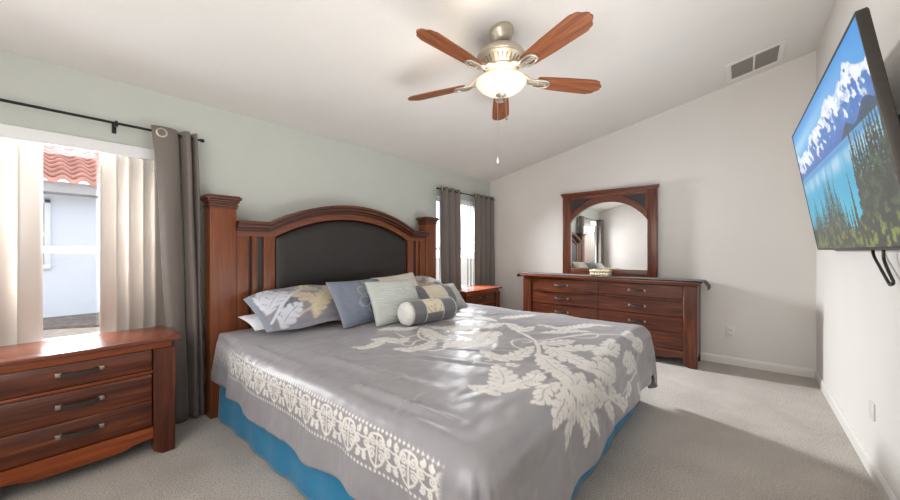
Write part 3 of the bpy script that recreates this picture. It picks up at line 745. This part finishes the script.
lm *= ss(.70, .74, sY) * (1 - .5 * ss(2.55, 2.75, sY))
mf = mask.ravel(); mf[sel] = np.maximum(mf[sel], lm); mask = mf
M_comf = masked('grey_satin_damask', '#8b888c', '#dad6d0', rough=.35, motif_rough=.55, bump=.3, bscale=14, sheen=.15, spec=.65)
o = np_obj('comforter', np.stack([PX, PY, PZ], -1), len(Xf), len(Yf), M_comf, loc=(CXB, 1.8, .2), mask=mask)
tag(o, 'grey satin comforter with cream scrolled leaf pattern spread over the bed', 'comforter')
md = o.modifiers.new('thickness', 'SOLIDIFY'); md.thickness = .012; md.offset = -1

# ------------------------------------------------------------------ pillows
def pillow(name, label, c, w, h, t, yaw=0, lean=30, roll=0, mat=None, tint=None, group=None, pinch=.05, n=64, flange=None, seed=0, cord=None, ruche=0.0, power=.52, droop=0, cat='pillow'):
    yaw, lean, roll = map(math.radians, (yaw, lean, roll))
    R = Vector((math.cos(yaw), math.sin(yaw), 0)); Fh = Vector((math.sin(yaw), -math.cos(yaw), 0))
    U = Vector((0, 0, 1)) * math.cos(lean) - Fh * math.sin(lean); Nn = Fh * math.cos(lean) + Vector((0, 0, 1)) * math.sin(lean)
    R2 = R * math.cos(roll) + U * math.sin(roll); U2 = U * math.cos(roll) - R * math.sin(roll)
    C = Vector(c) + U * h / 2
    uu = np.sin(np.linspace(-1, 1, n) * PI / 2)[:, None]; vv = np.sin(np.linspace(-1, 1, n) * PI / 2)[None, :]
    def surf(sg):
        x = w / 2 * uu * (1 - pinch * (1 - vv ** 2)); y = h / 2 * vv * (1 - pinch * (1 - uu ** 2))
        uf, vf = (uu, vv) if flange is None else (np.clip(uu / (1 - flange / (w / 2)), -1, 1), np.clip(vv / (1 - flange / (h / 2)), -1, 1))
        z = sg * (t / 2 * ((1 - uf ** 2) * (1 - vf ** 2)) ** power + .003 * (1 if flange else 0) * (np.abs(uu) < .999) * (np.abs(vv) < .999))
        e_ = np.clip((1 - np.abs(uu)) * (1 - np.abs(vv)) * 6, 0, 1)
        z = z + sg * e_ * (.019 * smooth_noise(x + seed, y, 5, seed + 3) + .004 * smooth_noise(x * 1.5, y + seed, 17, seed + 4))
        if ruche: z = z + sg * e_ * ruche * np.sin(y * 300 + 2.5 * smooth_noise(x, y, 14, seed + 6) + 1.5 * np.sin(x * 9))
        if flange: z = z + .010 * np.sin(x * 14 + seed) * (1 - e_)
        return x, y, z
    f = surf(1); b_ = surf(-1)
    x = np.concatenate([f[0] + 0 * vv, (b_[0] + 0 * vv)[:, ::-1]], 1); y = np.concatenate([f[1] + 0 * uu, (b_[1] + 0 * uu)[:, ::-1]], 1); z = np.concatenate([f[2], b_[2][:, ::-1]], 1)
    V = np.array(C)[None, None] + x[..., None] * np.array(R2) + y[..., None] * np.array(U2) + z[..., None] * np.array(Nn)
    V[..., 2] -= droop * np.clip(np.abs(x) / (w / 2) - .45, 0, 1) ** 2 * 3.3 * np.clip(y / h + .5, 0, 1)
    T = None if tint is None else tint(x / (w / 2), y / (h / 2), x, y)
    o = np_obj(name, V, n, 2 * n, mat, loc=(c[0], c[1], c[2]), tint=T); tag(o, label, cat, group)
    if cord:
        P = []
        k = 26; ed = [(s, -1) for s in np.linspace(-1, 1, k)] + [(1, s) for s in np.linspace(-1, 1, k)][1:] + [(-s, 1) for s in np.linspace(-1, 1, k)][1:] + [(-1, -s) for s in np.linspace(-1, 1, k)][1:-1]
        for a, b2 in ed: P.append(C + R2 * (w / 2 * a * (1 - pinch * (1 - b2 * b2))) + U2 * (h / 2 * b2 * (1 - pinch * (1 - a * a))))
        bm = B(); tube(bm, P, .0055, 7, closed=True); obj('piping', bm, cord, o)
    return o
c3 = lambda h: np.array(lin(h)[:3])
def mixc(base, col, m): return base * (1 - m[..., None]) + c3(col) * m[..., None]
sham_leaves = [('L', .060, [(-.12, -.16), (-.02, -.05), (.06, .02), (.16, .06)]), ('L', .055, [(-.05, -.05), (-.16, .02), (-.2, .12)]), ('L', .05, [(.10, .0), (.10, .10), (.18, .17)]),
               ('L', .05, [(.18, -.12), (.28, -.04), (.34, .06)]), ('L', .045, [(.30, -.16), (.40, -.10), (.44, .0)]), ('S', .02, [(-.36, -.2), (-.1, -.1), (.2, -.02), (.45, .12)]), ('L', .045, [(.26, .08), (.34, .14), (.43, .16)]), ('L', .05, [(-.02, .08), (-.08, .17), (.02, .21)])]
sham_white = [('L', .075, [(-.42, -.02), (-.34, .08), (-.22, .18)]), ('L', .06, [(-.38, -.20), (-.30, -.12), (-.20, -.06)]), ('S', .03, [(-.44, -.16), (-.3, .0), (-.14, .12), (.0, .2)]), ('L', .05, [(-.44, .1), (-.40, .18), (-.3, .22)])]
sham_slate = [('L', .06, [(.12, -.2), (.2, -.14), (.3, -.16)]), ('L', .05, [(.24, .05), (.36, .0), (.42, -.05)]), ('L', .05, [(-.3, -.08), (-.22, .0), (-.2, .06)])]
def sham_tint(flip):
    def f(u, v, x, y):
        sx = (-x if flip else x)
        T = np.broadcast_to(c3('#85828a'), x.shape + (3,)).copy()
        for st, col in ((sham_slate, '#5b616c'), (sham_leaves, '#bdaf96'), (sham_white, '#c4c9d3')):
            T = mixc(T, col, stroke_mask(st, sx.ravel(), y.ravel(), .008).reshape(x.shape))
        T = mixc(T, '#8e98a8', (sx < -.455) * 1.0 if not flip else (sx < -.40) * 1.0)
        return T
    return f
M_sham = colored('damask_sham_cloth', rough=.45, bump=.25, bscale=60)
pillow('white_pillow', 'plain white pillow under the damask sham nearest the left post', (1.485, 2.63, .680), .98, .335, .10, 0, 80, mat=M_cotton, seed=1, pinch=.04, cat='pillow')
pillow('damask_sham', 'grey damask pillow sham with a pale blue end, leaning at the left', (1.51, 2.475, .682), 1.00, .49, .15, 0, 58, mat=M_sham, tint=sham_tint(False), flange=.045, seed=2, n=110, pinch=.02, droop=.075)
pillow('damask_sham', 'grey damask pillow sham with a blue edge, furthest right behind the small cushions', (2.72, 2.54, .672), 1.00, .48, .16, 0, 56, mat=M_sham, tint=sham_tint(True), flange=.04, seed=5, n=90, pinch=.02, droop=.05)
emb = [('L', .05, [(-.02, -.12), (.03, -.02), (.07, .08)]), ('L', .045, [(.12, -.1), (.10, 0), (.04, .07)])]
def ring(cx, cy, r, a, b_): return ('S', .011, [(cx + r * math.cos(math.radians(t)), cy + r * math.sin(math.radians(t))) for t in np.linspace(a, b_, 9)])
emb_line = [ring(-.04, .06, .04, 0, 350), ring(-.06, -.04, .045, 40, 330), ring(.0, -.10, .045, 90, 400), ring(.06, .13, .05, -60, 260), ring(.15, .03, .045, -120, 200), ring(.13, -.09, .04, -100, 220)]
def blue_tint(u, v, x, y):
    T = np.broadcast_to(c3('#747d8d'), x.shape + (3,)).copy()
    T = mixc(T, '#565f74', stroke_mask(emb, x.ravel(), y.ravel(), .01).reshape(x.shape)); return mixc(T, '#a09a98', stroke_mask(emb_line, x.ravel(), y.ravel(), .006).reshape(x.shape))
M_blue = colored('blue_grey_satin', rough=.36, bump=.2, bscale=70, sheen=.1)
M_cordb = simple('grey_cord', '#8f8f92', rough=.6); M_cords = simple('sage_cord', '#a9aea9', rough=.6)
pillow('throw_pillow', 'blue-grey satin throw pillow with an embroidered medallion', (1.82, 2.375, .650), .59, .40, .15, 6, 33, mat=M_blue, tint=blue_tint, seed=7, cord=M_cordb, ruche=.0016, n=100, group='throw pillows on the bed')
def flat(col): return lambda u, v, x, y: np.broadcast_to(c3(col), x.shape + (3,)).copy()
M_sage = colored('ruched_sage_cloth', rough=.5, bump=.3, bscale=90)
pillow('throw_pillow', 'pale sage ruched throw pillow at the front, behind the bolster', (1.975, 2.175, .652), .51, .375, .15, -4, 27, mat=M_sage, tint=flat('#b5b9b5'), seed=9, cord=M_cords, ruche=.003, n=120, group='throw pillows on the bed')
def cg(u, v, x, y):
    T = np.broadcast_to(c3('#d2c9b8'), x.shape + (3,)).copy(); return mixc(T, '#6e6c6e', (v < .10) * 1.0)
pillow('throw_pillow', 'cream throw pillow with a charcoal lower half, behind the sage one', (2.30, 2.42, .656), .58, .41, .12, 4, 33, 3, mat=M_sage, tint=cg, seed=11, cord=M_cords, n=80, group='throw pillows on the bed')
def stripe(u, v, x, y):
    T = np.broadcast_to(c3('#d0c5b1'), x.shape + (3,)).copy(); T = mixc(T, '#6e6d71', (u > .12) * 1.0); T = mixc(T, '#6e6d71', (u < -.62) * 1.0); return mixc(T, '#b0b4ae', (u > .42) * 1.0)
pillow('throw_pillow', 'cream, charcoal and sage banded throw pillow at the right of the row', (2.65, 2.26, .652), .62, .31, .15, -4, 42, mat=M_sage, tint=stripe, seed=13, cord=M_cords, ruche=.002, n=110, group='throw pillows on the bed')
# bolster
def bolster(a, b_, r):
    a = np.array(a); b_ = np.array(b_); ax = (b_ - a); Ln = np.linalg.norm(ax); ax = ax / Ln; up = np.array((0, 0, 1.)); sd_ = np.cross(ax, up)
    prof = [(0, r * .12), (.0, r * .35), (.004, r * .6), (.018, r * .84), (.04, r * .965), (.07, r)] ; n = 70
    ts = list(np.linspace(0, 1, n)); S = [(s, rr) for s, rr in [(0, .001)] + prof] + [(s, r * (1 + .015 * math.sin(PI * (s - .07) / (Ln - .14)))) for s in np.linspace(.075, Ln - .075, n)] + [(Ln - s, rr) for s, rr in prof[::-1] + [(0, .001)]]
    m = 72; V = []; T = []
    for s, rr in S:
        for k in range(m + 1):
            an = 2 * PI * k / m; pl = 1 + (.03 * math.sin(an * 18) if (s < .06 or s > Ln - .06) and rr > .02 else 0); rz = rr * pl
            zz = math.sin(an) * rz; zz = zz if zz > -r * .93 else -r * .93
            V.append(a + ax * s + sd_ * math.cos(an) * rz + up * zz)
            T.append((s, an))
    T = np.array(T); s = T[:, 0]; an = T[:, 1]
    col = np.broadcast_to(c3('#d6d4d0'), (len(s), 3)).copy()
    ch = ((s > .055) & (s < .185)) | ((s > Ln - .175) & (s < Ln - .03)); col[ch] = c3('#66656a')
    mid = (s >= .185) & (s <= Ln - .175); col[mid] = c3('#6f6e70')
    L_ = s - (.185 + Ln - .175) / 2; arc_ = (an - .62) * r * .80
    st = [('L', .036, [(0, -.09), (0, 0), (0, .09)]), ('L', .03, [(.015, -.06), (.06, -.03), (.08, .02)]), ('L', .03, [(-.015, -.06), (-.06, -.03), (-.08, .02)]), ('L', .03, [(.012, .02), (.05, .05), (.07, .10)]), ('L', .03, [(-.012, .02), (-.05, .05), (-.07, .10)]), ('L', .026, [(.0, -.1), (.06, -.10), (.085, -.08)]), ('L', .026, [(.0, -.1), (-.06, -.10), (-.085, -.08)]), ('L', .024, [(.03, .0), (.075, .04), (.088, .08)]), ('L', .024, [(-.03, .0), (-.075, .04), (-.088, .08)])]
    mk = stroke_mask(st, L_, arc_, .005) * mid; col = mixc(col, '#d2c6ae', mk)
    o = np_obj('bolster_pillow', np.array(V), len(S), m + 1, M_sham, loc=tuple((a + b_) / 2 - up * r * .9), tint=col)
    tag(o, 'charcoal and cream damask bolster with a white end, lying in front', 'pillow')
    for s_ in (.055, .185, Ln - .175, Ln - .03):
        rr = r * (1.012 if .1 < s_ < Ln - .1 else .99)
        P = [Vector(a + ax * s_ + sd_ * math.cos(t) * rr + up * max(math.sin(t) * rr, -r * .93)) for t in np.linspace(0, 2 * PI, 49)[:-1]]
        bm = B(); tube(bm, P, .0045, 6, closed=True); obj('piping', bm, M_cords, o)
bolster((1.85, 2.05, .742), (2.39, 1.99, .742), .096)

# ------------------------------------------------------------------ curtains and rods
def curtain(label, path_top, path_bot, z1, z0, rings, group='taupe curtain panels'):
    A_ = catmull(path_top, 9); B_ = catmull(path_bot, 9); n = len(A_)
    zs = np.linspace(z1, z0, 46); V = []
    for i in range(n):
        for k, z in enumerate(zs):
            t = k / 45; w_ = t ** .8; p = A_[i] * (1 - w_) + B_[i] * w_
            sw = .005 * math.sin(3.1 * t * PI + i * .11) * math.sin(PI * t)
            V.append((p[0] + sw, p[1] + .006 * math.sin(5 * t + i * .2) * math.sin(PI * t), z))
    cx = float(A_[:, 0].mean()); o = np_obj('curtain', V, n, 46, M_curtain, loc=(cx, 3.14, z0)); tag(o, label, 'curtain', group)
    md = o.modifiers.new('thickness', 'SOLIDIFY'); md.thickness = .004
    for (x, y, ang) in rings:
        bm = B(); M = Matrix.Translation((x, y, z1 - .045)) @ Matrix.Rotation(ang, 4, 'Z') @ Matrix.Rotation(PI / 2, 4, 'X')
        lathe(bm, [(.022, -.004), (.022, .004), (.026, .007), (.032, .005), (.033, 0), (.032, -.005), (.026, -.007), (.022, -.004)], None, 28, M)
        obj('grommet', bm, M_nickel, o)
    return o
def waves(xa, xb, n, y, a, first=-1):
    P = []
    for k in range(2 * n + 1): P.append((xa + (xb - xa) * k / (2 * n), y + (a if k % 2 else -a) * (-first if first > 0 else 1)))
    return P
c1t = [(.512, 3.118), (.555, 3.098), (.60, 3.096), (.645, 3.112), (.664, 3.150), (.676, 3.172), (.688, 3.135), (.702, 3.094), (.722, 3.092), (.736, 3.135), (.746, 3.172), (.756, 3.13), (.764, 3.095), (.774, 3.11), (.780, 3.16)]
c1b = [(.632, 3.118), (.655, 3.090), (.69, 3.092), (.715, 3.118), (.726, 3.150), (.735, 3.170), (.745, 3.135), (.757, 3.088), (.778, 3.090), (.792, 3.135), (.797, 3.168), (.803, 3.13), (.808, 3.10), (.812, 3.11), (.815, 3.155)]
curtain('taupe grommet curtain hanging between the left nightstand and the bed post', c1t, c1b, 2.112, .012, [(.566, 3.094, -.05)])
curtain('taupe grommet curtain at the far left end of the long rod', waves(-1.10, -.82, 4, 3.14, .038), waves(-1.10, -.80, 4, 3.14, .038), 2.122, .012, [(-1.06, 3.115, 0)])
curtain('taupe curtain left of the narrow window, beside the right bed post', waves(3.518, 3.93, 3, 3.144, .034), waves(3.525, 3.98, 3, 3.144, .034), 2.118, .012, [(3.548, 3.116, .8)])
curtain('taupe curtain right of the narrow window, in the room corner', waves(4.29, 4.83, 4, 3.146, .034), waves(4.29, 4.84, 4, 3.146, .034), 2.118, .012, [(4.325, 3.116, .8)])
def rod(label, xa, xb, brackets):
    t = thing('curtain_rod', label, 'curtain rod', ((xa + xb) / 2, 3.135, 2.079), 'black curtain rods')
    bm = B(); tube(bm, [(xa, 3.135, 2.079), (xb, 3.135, 2.079)], .0085, 14); obj('rod', bm, M_black, t)
    for x, s in ((xa, -1), (xb, 1)):
        bm = B(); lathe(bm, [(0, 0), (.011, 0), (.013, .006), (.013, .02), (.010, .026), (0, .027)], None, 16, Matrix.Translation((x, 3.135, 2.079)) @ Matrix.Rotation(s * PI / 2, 4, 'Y')); obj('finial', bm, M_black, t)
    for x in brackets:
        bm = B(); box(bm, (x - .011, GY - .006, 2.03), (x + .011, GY, 2.10), .002); box(bm, (x - .006, 3.128, 2.064), (x + .006, GY - .004, 2.071)); box(bm, (x - .010, 3.122, 2.058), (x + .010, 3.148, 2.072), .003); box(bm, (x - .007, 3.121, 2.066), (x + .007, 3.1265, 2.092))
        obj('bracket', bm, M_black, t)
rod('long black curtain rod above the big window on the green wall', -1.125, .80, (-.75, .339))
rod('short black curtain rod above the narrow corner window', 3.49, 4.855, (3.97,))

# ------------------------------------------------------------------ ceiling fan
fx, fy = 2.108, 1.300
fan = thing('ceiling_fan', 'five-blade ceiling fan with a lit frosted bowl under the sloped ceiling', 'ceiling fan', (fx, fy, 2.32))
bm = B(); lathe(bm, [(.0, .06), (.083, .06), (.085, -.020), (.082, -.036), (.070, -.048), (.064, -.072), (.050, -.090), (.030, -.097), (0, -.097)], None, 36, Matrix.Translation((fx, fy, CZ(fy))) @ Matrix.Rotation(math.atan(-.2125), 4, 'X'))
obj('canopy', bm, M_nickel, fan)
bm = B(); tube(bm, [(fx, fy, 2.74), (fx, fy, 2.65)], .015, 14); lathe(bm, [(0, 2.702), (.026, 2.700), (.036, 2.688), (.036, 2.668), (0, 2.66)], (fx, fy, 0), 20); obj('downrod', bm, M_black, fan)
bm = B(); lathe(bm, [(0, 2.672), (.05, 2.671), (.085, 2.663), (.130, 2.650), (.158, 2.630), (.170, 2.606), (.171, 2.594), (.164, 2.586), (.165, 2.580), (.150, 2.566), (.118, 2.535), (.112, 2.529), (.112, 2.516), (.095, 2.505), (0, 2.502)], (fx, fy, 0), 56); mo = obj('motor_housing', bm, M_nickel, fan)
bm = B()
for k in range(30):
    a = 2 * PI * k / 30; M = Matrix.Translation((fx, fy, 2.549)) @ Matrix.Rotation(a, 4, 'Z') @ Matrix.Translation((.134, 0, 0)) @ Matrix.Rotation(-.77, 4, 'Y')
    r_ = bmesh.ops.create_cube(bm, size=1, matrix=M @ Matrix.Diagonal((.042, .009, .006, 1)))
obj('vent_slots', bm, simple('vent_shadow', '#6e675c', rough=.6), mo)
bm = B(); lathe(bm, [(0, 2.507), (.060, 2.507), (.064, 2.49), (.050, 2.46), (.045, 2.40), (.012, 2.395), (.010, 2.345), (0, 2.345)], (fx, fy, 0), 40); obj('light_fitter', bm, M_nickel, fan)
bm = B(); lathe(bm, [(.150, 2.424), (.163, 2.430), (.169, 2.436), (.174, 2.436), (.177, 2.430), (.170, 2.412), (.150, 2.389), (.118, 2.368), (.080, 2.352), (.040, 2.343), (0, 2.341)], (fx, fy, 0), 56); obj('light_bowl', bm, M_bowl, fan, smooth=True)
bm = B(); lathe(bm, [(0, 2.346), (.034, 2.344), (.036, 2.338), (.026, 2.330), (.012, 2.327), (.012, 2.318), (.006, 2.314), (0, 2.314)], (fx, fy, 0), 24); obj('finial', bm, M_nickel, fan)
half = [(.262, .052), (.30, .058), (.45, .068), (.60, .0735), (.680, .0760), (.694, .0735), (.704, .068), (.716, .0665), (.730, .060), (.738, .046), (.746, .036), (.760, .026), (.768, .012)]
outline = half + [(.764, 0)] + [(x, -y) for x, y in half[::-1]]
for k in range(5):
    a = math.radians(32 + 72 * k); M = Matrix.Translation((fx, fy, 2.452)) @ Matrix.Rotation(a, 4, 'Z') @ Matrix.Rotation(math.radians(11), 4, 'X')
    base = B(); prism(base, outline, 2, -.004, .004)
    bmesh.ops.transform(base, matrix=Matrix.Rotation(math.radians(-12), 4, 'X'), verts=base.verts)
    o = obj('blade', base, WBLADE, None); o.parent = fan; o.location = (0, 0, 2.452 - 2.32); o.rotation_euler = (0, 0, a)
    bm = B(); ir = [(.098, .020), (.15, .016), (.20, .022), (.25, .040), (.30, .046), (.345, .042), (.365, .026), (.37, 0)]
    irn = ir + [(x, -y) for x, y in ir[-2::-1]]
    hole = [(.235, .010), (.27, .026), (.31, .028), (.335, .018), (.34, 0)]; 
    # open loop of the blade iron: two curved arms meeting at the end, on a flat tongue
    for sg in (1, -1):
        cur = catmull([(.10, sg * .012, .058), (.17, sg * .012, .040), (.215, sg * .020, .004), (.26, sg * .036, -.010), (.31, sg * .038, -.010), (.345, sg * .026, -.010), (.358, 0, -.010)], 6)
        tube(bm, [tuple(p) for p in cur], [.011] * 6 + [.008] * (len(cur) - 6), 8)
    box(bm, (.20, -.020, -.012), (.345, .020, -.005), .003)
    for sx in (.275, .325): bmesh.ops.create_uvsphere(bm, u_segments=8, v_segments=5, radius=.007, matrix=Matrix.Translation((sx, 0, -.013)))
    bmesh.ops.transform(bm, matrix=Matrix.Rotation(math.radians(-10), 4, 'X'), verts=bm.verts)
    i_ = obj('blade_iron', bm, M_nickel, None); i_.parent = o
bl = bpy.data.lights.new('fan_bulb', 'POINT'); bl.energy = 4; bl.color = (1, .82, .58); bl.shadow_soft_size = .03
blo = bpy.data.objects.new('fan_bulb', bl); COL.objects.link(blo); blo.location = (fx - .07, fy - .05, 2.452)
def chain(x, y, z0, z1, kind):
    bm = B(); tube(bm, [(x, y, z0), (x, y, z1)], .0014, 6); c = obj('pull_chain', bm, M_nickel, fan)
    bm = B()
    if kind: lathe(bm, [(0, z1 + .004), (.004, z1), (.007, z1 - .018), (.0085, z1 - .036), (.006, z1 - .044), (0, z1 - .046)], (x, y, 0), 14); tag(obj('chain_pull', bm, M_trim, c), 'white pull at the end of the long chain')
    else:
        lathe(bm, [(0, z1 + .004), (.006, z1), (.010, z1 - .010), (.006, z1 - .02), (0, z1 - .022)], (x, y, 0), 14); box(bm, (x - .02, y - .003, z1 - .014), (x + .02, y + .003, z1 - .006), .002)
        tag(obj('chain_pull', bm, M_pewter, c), 'small metal fan-shaped chain pull')
chain(fx + .005, fy + .03, 2.335, 1.91, True); chain(fx + .035, fy - .02, 2.345, 2.19, False)

# ------------------------------------------------------------------ television
o0 = np.array((4.02, -.468, 1.25)); es = np.array((2.065, -.492, 1.25)) - o0; W_ = np.linalg.norm(es); es /= W_
et = np.array((4.02, -.318, 2.185)) - o0; et -= es * et.dot(es); H_ = np.linalg.norm(et); et /= H_; en = np.cross(es, et); en = en if en[1] > 0 else -en
tvM = Matrix(((es[0], et[0], en[0], o0[0]), (es[1], et[1], en[1], o0[1]), (es[2], et[2], en[2], o0[2]), (0, 0, 0, 1)))
tv = thing('television', 'wide flat television tilted down on the right wall, showing a mountain lake', 'television', tuple(o0 + es * W_ / 2 - en * .03))
def tvbox(bm, lo, hi, bev=0):
    k0 = len(bm.verts); b2 = B(); box(b2, lo, hi, bev); bmesh.ops.transform(b2, matrix=tvM, verts=b2.verts)
    me = bpy.data.meshes.new('t'); b2.to_mesh(me); b2.free(); bm.from_mesh(me); bpy.data.meshes.remove(me)
bz = .011
bm = B()
for lo, hi in (((0, 0, -.030), (W_, bz * 1.4, .004)), ((0, H_ - bz, -.030), (W_, H_, .004)), ((0, bz * 1.4, -.030), (bz, H_ - bz, .004)), ((W_ - bz, bz * 1.4, -.030), (W_, H_ - bz, .004))): tvbox(bm, lo, hi, .002)
obj('bezel', bm, M_bezel, tv)
bm = B(); tvbox(bm, (.004, .004, -.034), (W_ - .004, H_ - .004, -.004), .003); tvbox(bm, (.35, .06, -.060), (W_ - .35, .55, -.033), .01); obj('back_shell', bm, M_plastic, tv)
nu, nv = 420, 240
s = np.linspace(0, 1, nu)[:, None] + np.zeros((1, nv)); t = np.linspace(0, 1, nv)[None, :] + np.zeros((nu, 1))
asp = 1.78; sx = s * asp
def fbm(x, y, f, seed, o_=4): return sum(smooth_noise(x, y, f * 2 ** k, seed + k) / 2 ** k for k in range(o_))
img = c3('#3f9fe0') * (1 - ss(.75, 1.0, t))[..., None] + c3('#2f8fd8') * ss(.75, 1.0, t)[..., None]
img = mixc(img, '#a9d8f2', .75 * np.exp(-((t - .86 - .05 * s) / .06) ** 2) * (1 - s))
ridge = .80 + .055 * smooth_noise(sx, sx * 0 + .3, 3, 21) + .09 * np.exp(-((s - .86) / .09) ** 2) + .04 * np.exp(-((s - .35) / .08) ** 2) + .05 * np.exp(-((s - .62) / .05) ** 2) + .025 * smooth_noise(sx, sx * 0, 14, 22) + .008 * smooth_noise(sx, sx * 0, 40, 25)
mt = 1 - ss(-.004, .004, t - ridge); img = mixc(img, '#2f6db8', mt)
snow = fbm(sx * 2.2 + t * 2.4, t * 1.2 - sx, 9, 31) + (t - ridge + .11) * 9
img = mixc(img, '#eef3f8', mt * ss(-.05, .25, snow) * .95)
img = mixc(img, '#5c93cf', mt * ss(.15, .5, fbm(sx * 3 - t, t * 4, 8, 35)) * .45 * ss(.6, .7, t))
l1 = .60; lake = 1 - ss(l1 - .003, l1 + .003, t)
img = mixc(img, '#2358a8', (1 - ss(.0, .10, t - l1)) * (1 - lake) * .7)
hl = l1 + .085 * np.exp(-((s - .93) / .07) ** 2) + .06 * np.exp(-((s - .76) / .05) ** 2); img = mixc(img, '#173c63', (t < hl) * (t > l1) * (hl > l1 + .006) * 1.0)
img = mixc(img, '#1f9fc6', lake)
refl = np.exp(-((t - .515) / .050) ** 2); img = mixc(img, '#a8cbe6', lake * refl * (.55 + .4 * fbm(sx, t * .2, 22, 41, 2)))
img = mixc(img, '#3f7fc4', lake * np.exp(-((t - .575) / .018) ** 2) * .8); img = mixc(img, '#31b7cf', lake * ss(.05, .3, .45 - t) * .6)
rngT = np.random.default_rng(12); tree = np.zeros_like(s)
spec_ = [(x, .16 + .12 * rngT.random() + .22 * np.exp(-((x - .40) / .13) ** 2) + .14 * np.exp(-((x - .14) / .08) ** 2), .022) for x in np.arange(.01, .58, .016)] + [(.43, .54, .03), (.36, .48, .028), (.49, .45, .03), (.26, .43, .026), (.63, .26, .026), (.665, .43, .028), (.60, .22, .026)] + [(x, .52 + .16 * rngT.random(), .052) for x in np.arange(.74, 1.0, .021)]
for i_t, (x, h_, w_) in enumerate(spec_):
    k = np.clip((h_ - t) / h_, 0, 1); jag = .5 + .5 * np.abs(smooth_noise(t * 1.0 + x * 7, np.sign(s - x) * 3.1 + i_t * .73 + 0 * t, 150, 61)) + .35 * smooth_noise(s * 2, t, 90, 66)
    ww = w_ * (k ** .85) * jag; tree = np.maximum(tree, (np.abs(s - x) < np.maximum(ww, w_ * .06)) * (t < h_) * 1.0)
tree = np.maximum(tree, (t < .13 + .05 * smooth_noise(sx, t * 0, 9, 51) + .03 * smooth_noise(sx, t * 0, 40, 52)) * 1.0)
img = mixc(img, '#152219', tree); leaf = fbm(sx, t, 30, 55, 3)
img = mixc(img, '#33502a', tree * ss(.1, .5, leaf) * .8); img = mixc(img, '#7f8a2e', tree * (1 - ss(.05, .22, t)) * ss(.0, .5, leaf) * (.4 + .6 * ss(.4, 1, s)))
Vs = o0 + (bz + s * (W_ - 2 * bz))[..., None] * es + (bz * 1.4 + t * (H_ - 2.4 * bz))[..., None] * et + en * .001
np_obj('screen', Vs, nu, nv, colored('lit_screen', rough=.3, bump=0, sheen=0, emit=1.0), tv, tint=img)
wm = thing('television_bracket', 'black bracket holding the television to the right wall', 'mount', (3.0, RY, 1.68))
bm = B(); box(bm, (2.50, RY, 1.60), (3.50, RY + .02, 1.86), .004); obj('mounting_plate', bm, M_black, wm)
for x in (2.7, 3.3):
    tb_ = o0 + es * (4.02 - x) - en * .064
    bm = B(); tube(bm, [(x, RY + .018, 1.76), (x, -.48, 1.74), tuple(tb_ + et * .42)], .014, 8); obj('arm', bm, M_black, wm)
bm = B(); pth_ = catmull([(2.78, -.517, 1.275), (2.765, -.517, 1.225), (2.655, -.517, 1.165), (2.525, -.517, 1.100), (2.492, -.517, 1.092), (2.462, -.517, 1.108), (2.53, -.517, 1.155), (2.595, -.517, 1.205), (2.602, -.517, 1.245), (2.61, -.517, 1.275)], 8)
tube(bm, [tuple(p) for p in pth_], .0065, 8); tag(obj('power_cable', bm, M_plastic, loc=(2.6, -.505, 1.1)), 'black cable looping down below the television', 'cable')

# ------------------------------------------------------------------ ceiling vent, outlet, switch plate
vt = thing('ceiling_vent', 'white return-air vent with two grey grilles in the ceiling', 'vent', (4.54, -.09, CZ(-.09)))
sl = .2125; cosn = 1 / math.sqrt(1 + sl * sl)
def cbox(bm, x0, x1, y0, y1, d0, d1, bev=0):
    b2 = B(); box(b2, (x0, y0, -d1), (x1, y1, -d0), bev)
    for v in b2.verts: v.co.z += CZ(v.co.y)
    me = bpy.data.meshes.new('t'); b2.to_mesh(me); b2.free(); bm.from_mesh(me); bpy.data.meshes.remove(me)
bm = B()
for a in ((4.315, 4.360, -.31, .127), (4.715, 4.76, -.31, .127), (4.360, 4.715, -.31, -.265), (4.360, 4.715, .082, .127), (4.360, 4.715, -.097, -.083)): cbox(bm, *a, 0, .010, .002)
obj('frame', bm, M_trim, vt)
for ya, yb in ((-.265, -.097), (-.083, .082)):
    bm = B(); cbox(bm, 4.360, 4.715, ya, yb, .0, .002)
    for k in range(17): cbox(bm, 4.366 + .021 * k, 4.374 + .021 * k, ya, yb, .002, .008)
    obj('grille', bm, M_grille, vt)
ot = thing('wall_outlet', 'white double socket low on the white back wall', 'outlet', (BX, .097, .355))
bm = B(); box(bm, (BX - .007, .052, .292), (BX, .142, .418), .003); obj('plate', bm, M_plate, ot)
for z in (.329, .381):
    bm = B(); box(bm, (BX - .0095, .072, z - .019), (BX - .0065, .122, z + .019), .001); s_ = obj('socket', bm, M_plate, ot)
    bm = B(); box(bm, (BX - .0100, .084, z - .004), (BX - .0090, .087, z + .010)); box(bm, (BX - .0100, .107, z - .004), (BX - .0090, .110, z + .010)); box(bm, (BX - .0100, .094, z - .013), (BX - .0090, .100, z - .007)); obj('slots', bm, M_gap, s_)
bm = B(); box(bm, (2.935, RY, .315), (3.02, RY + .007, .41), .003); tag(obj('blank_wall_plate', bm, M_plate, loc=(2.978, RY, .315)), 'blank white plate low on the right wall', 'wall plate')
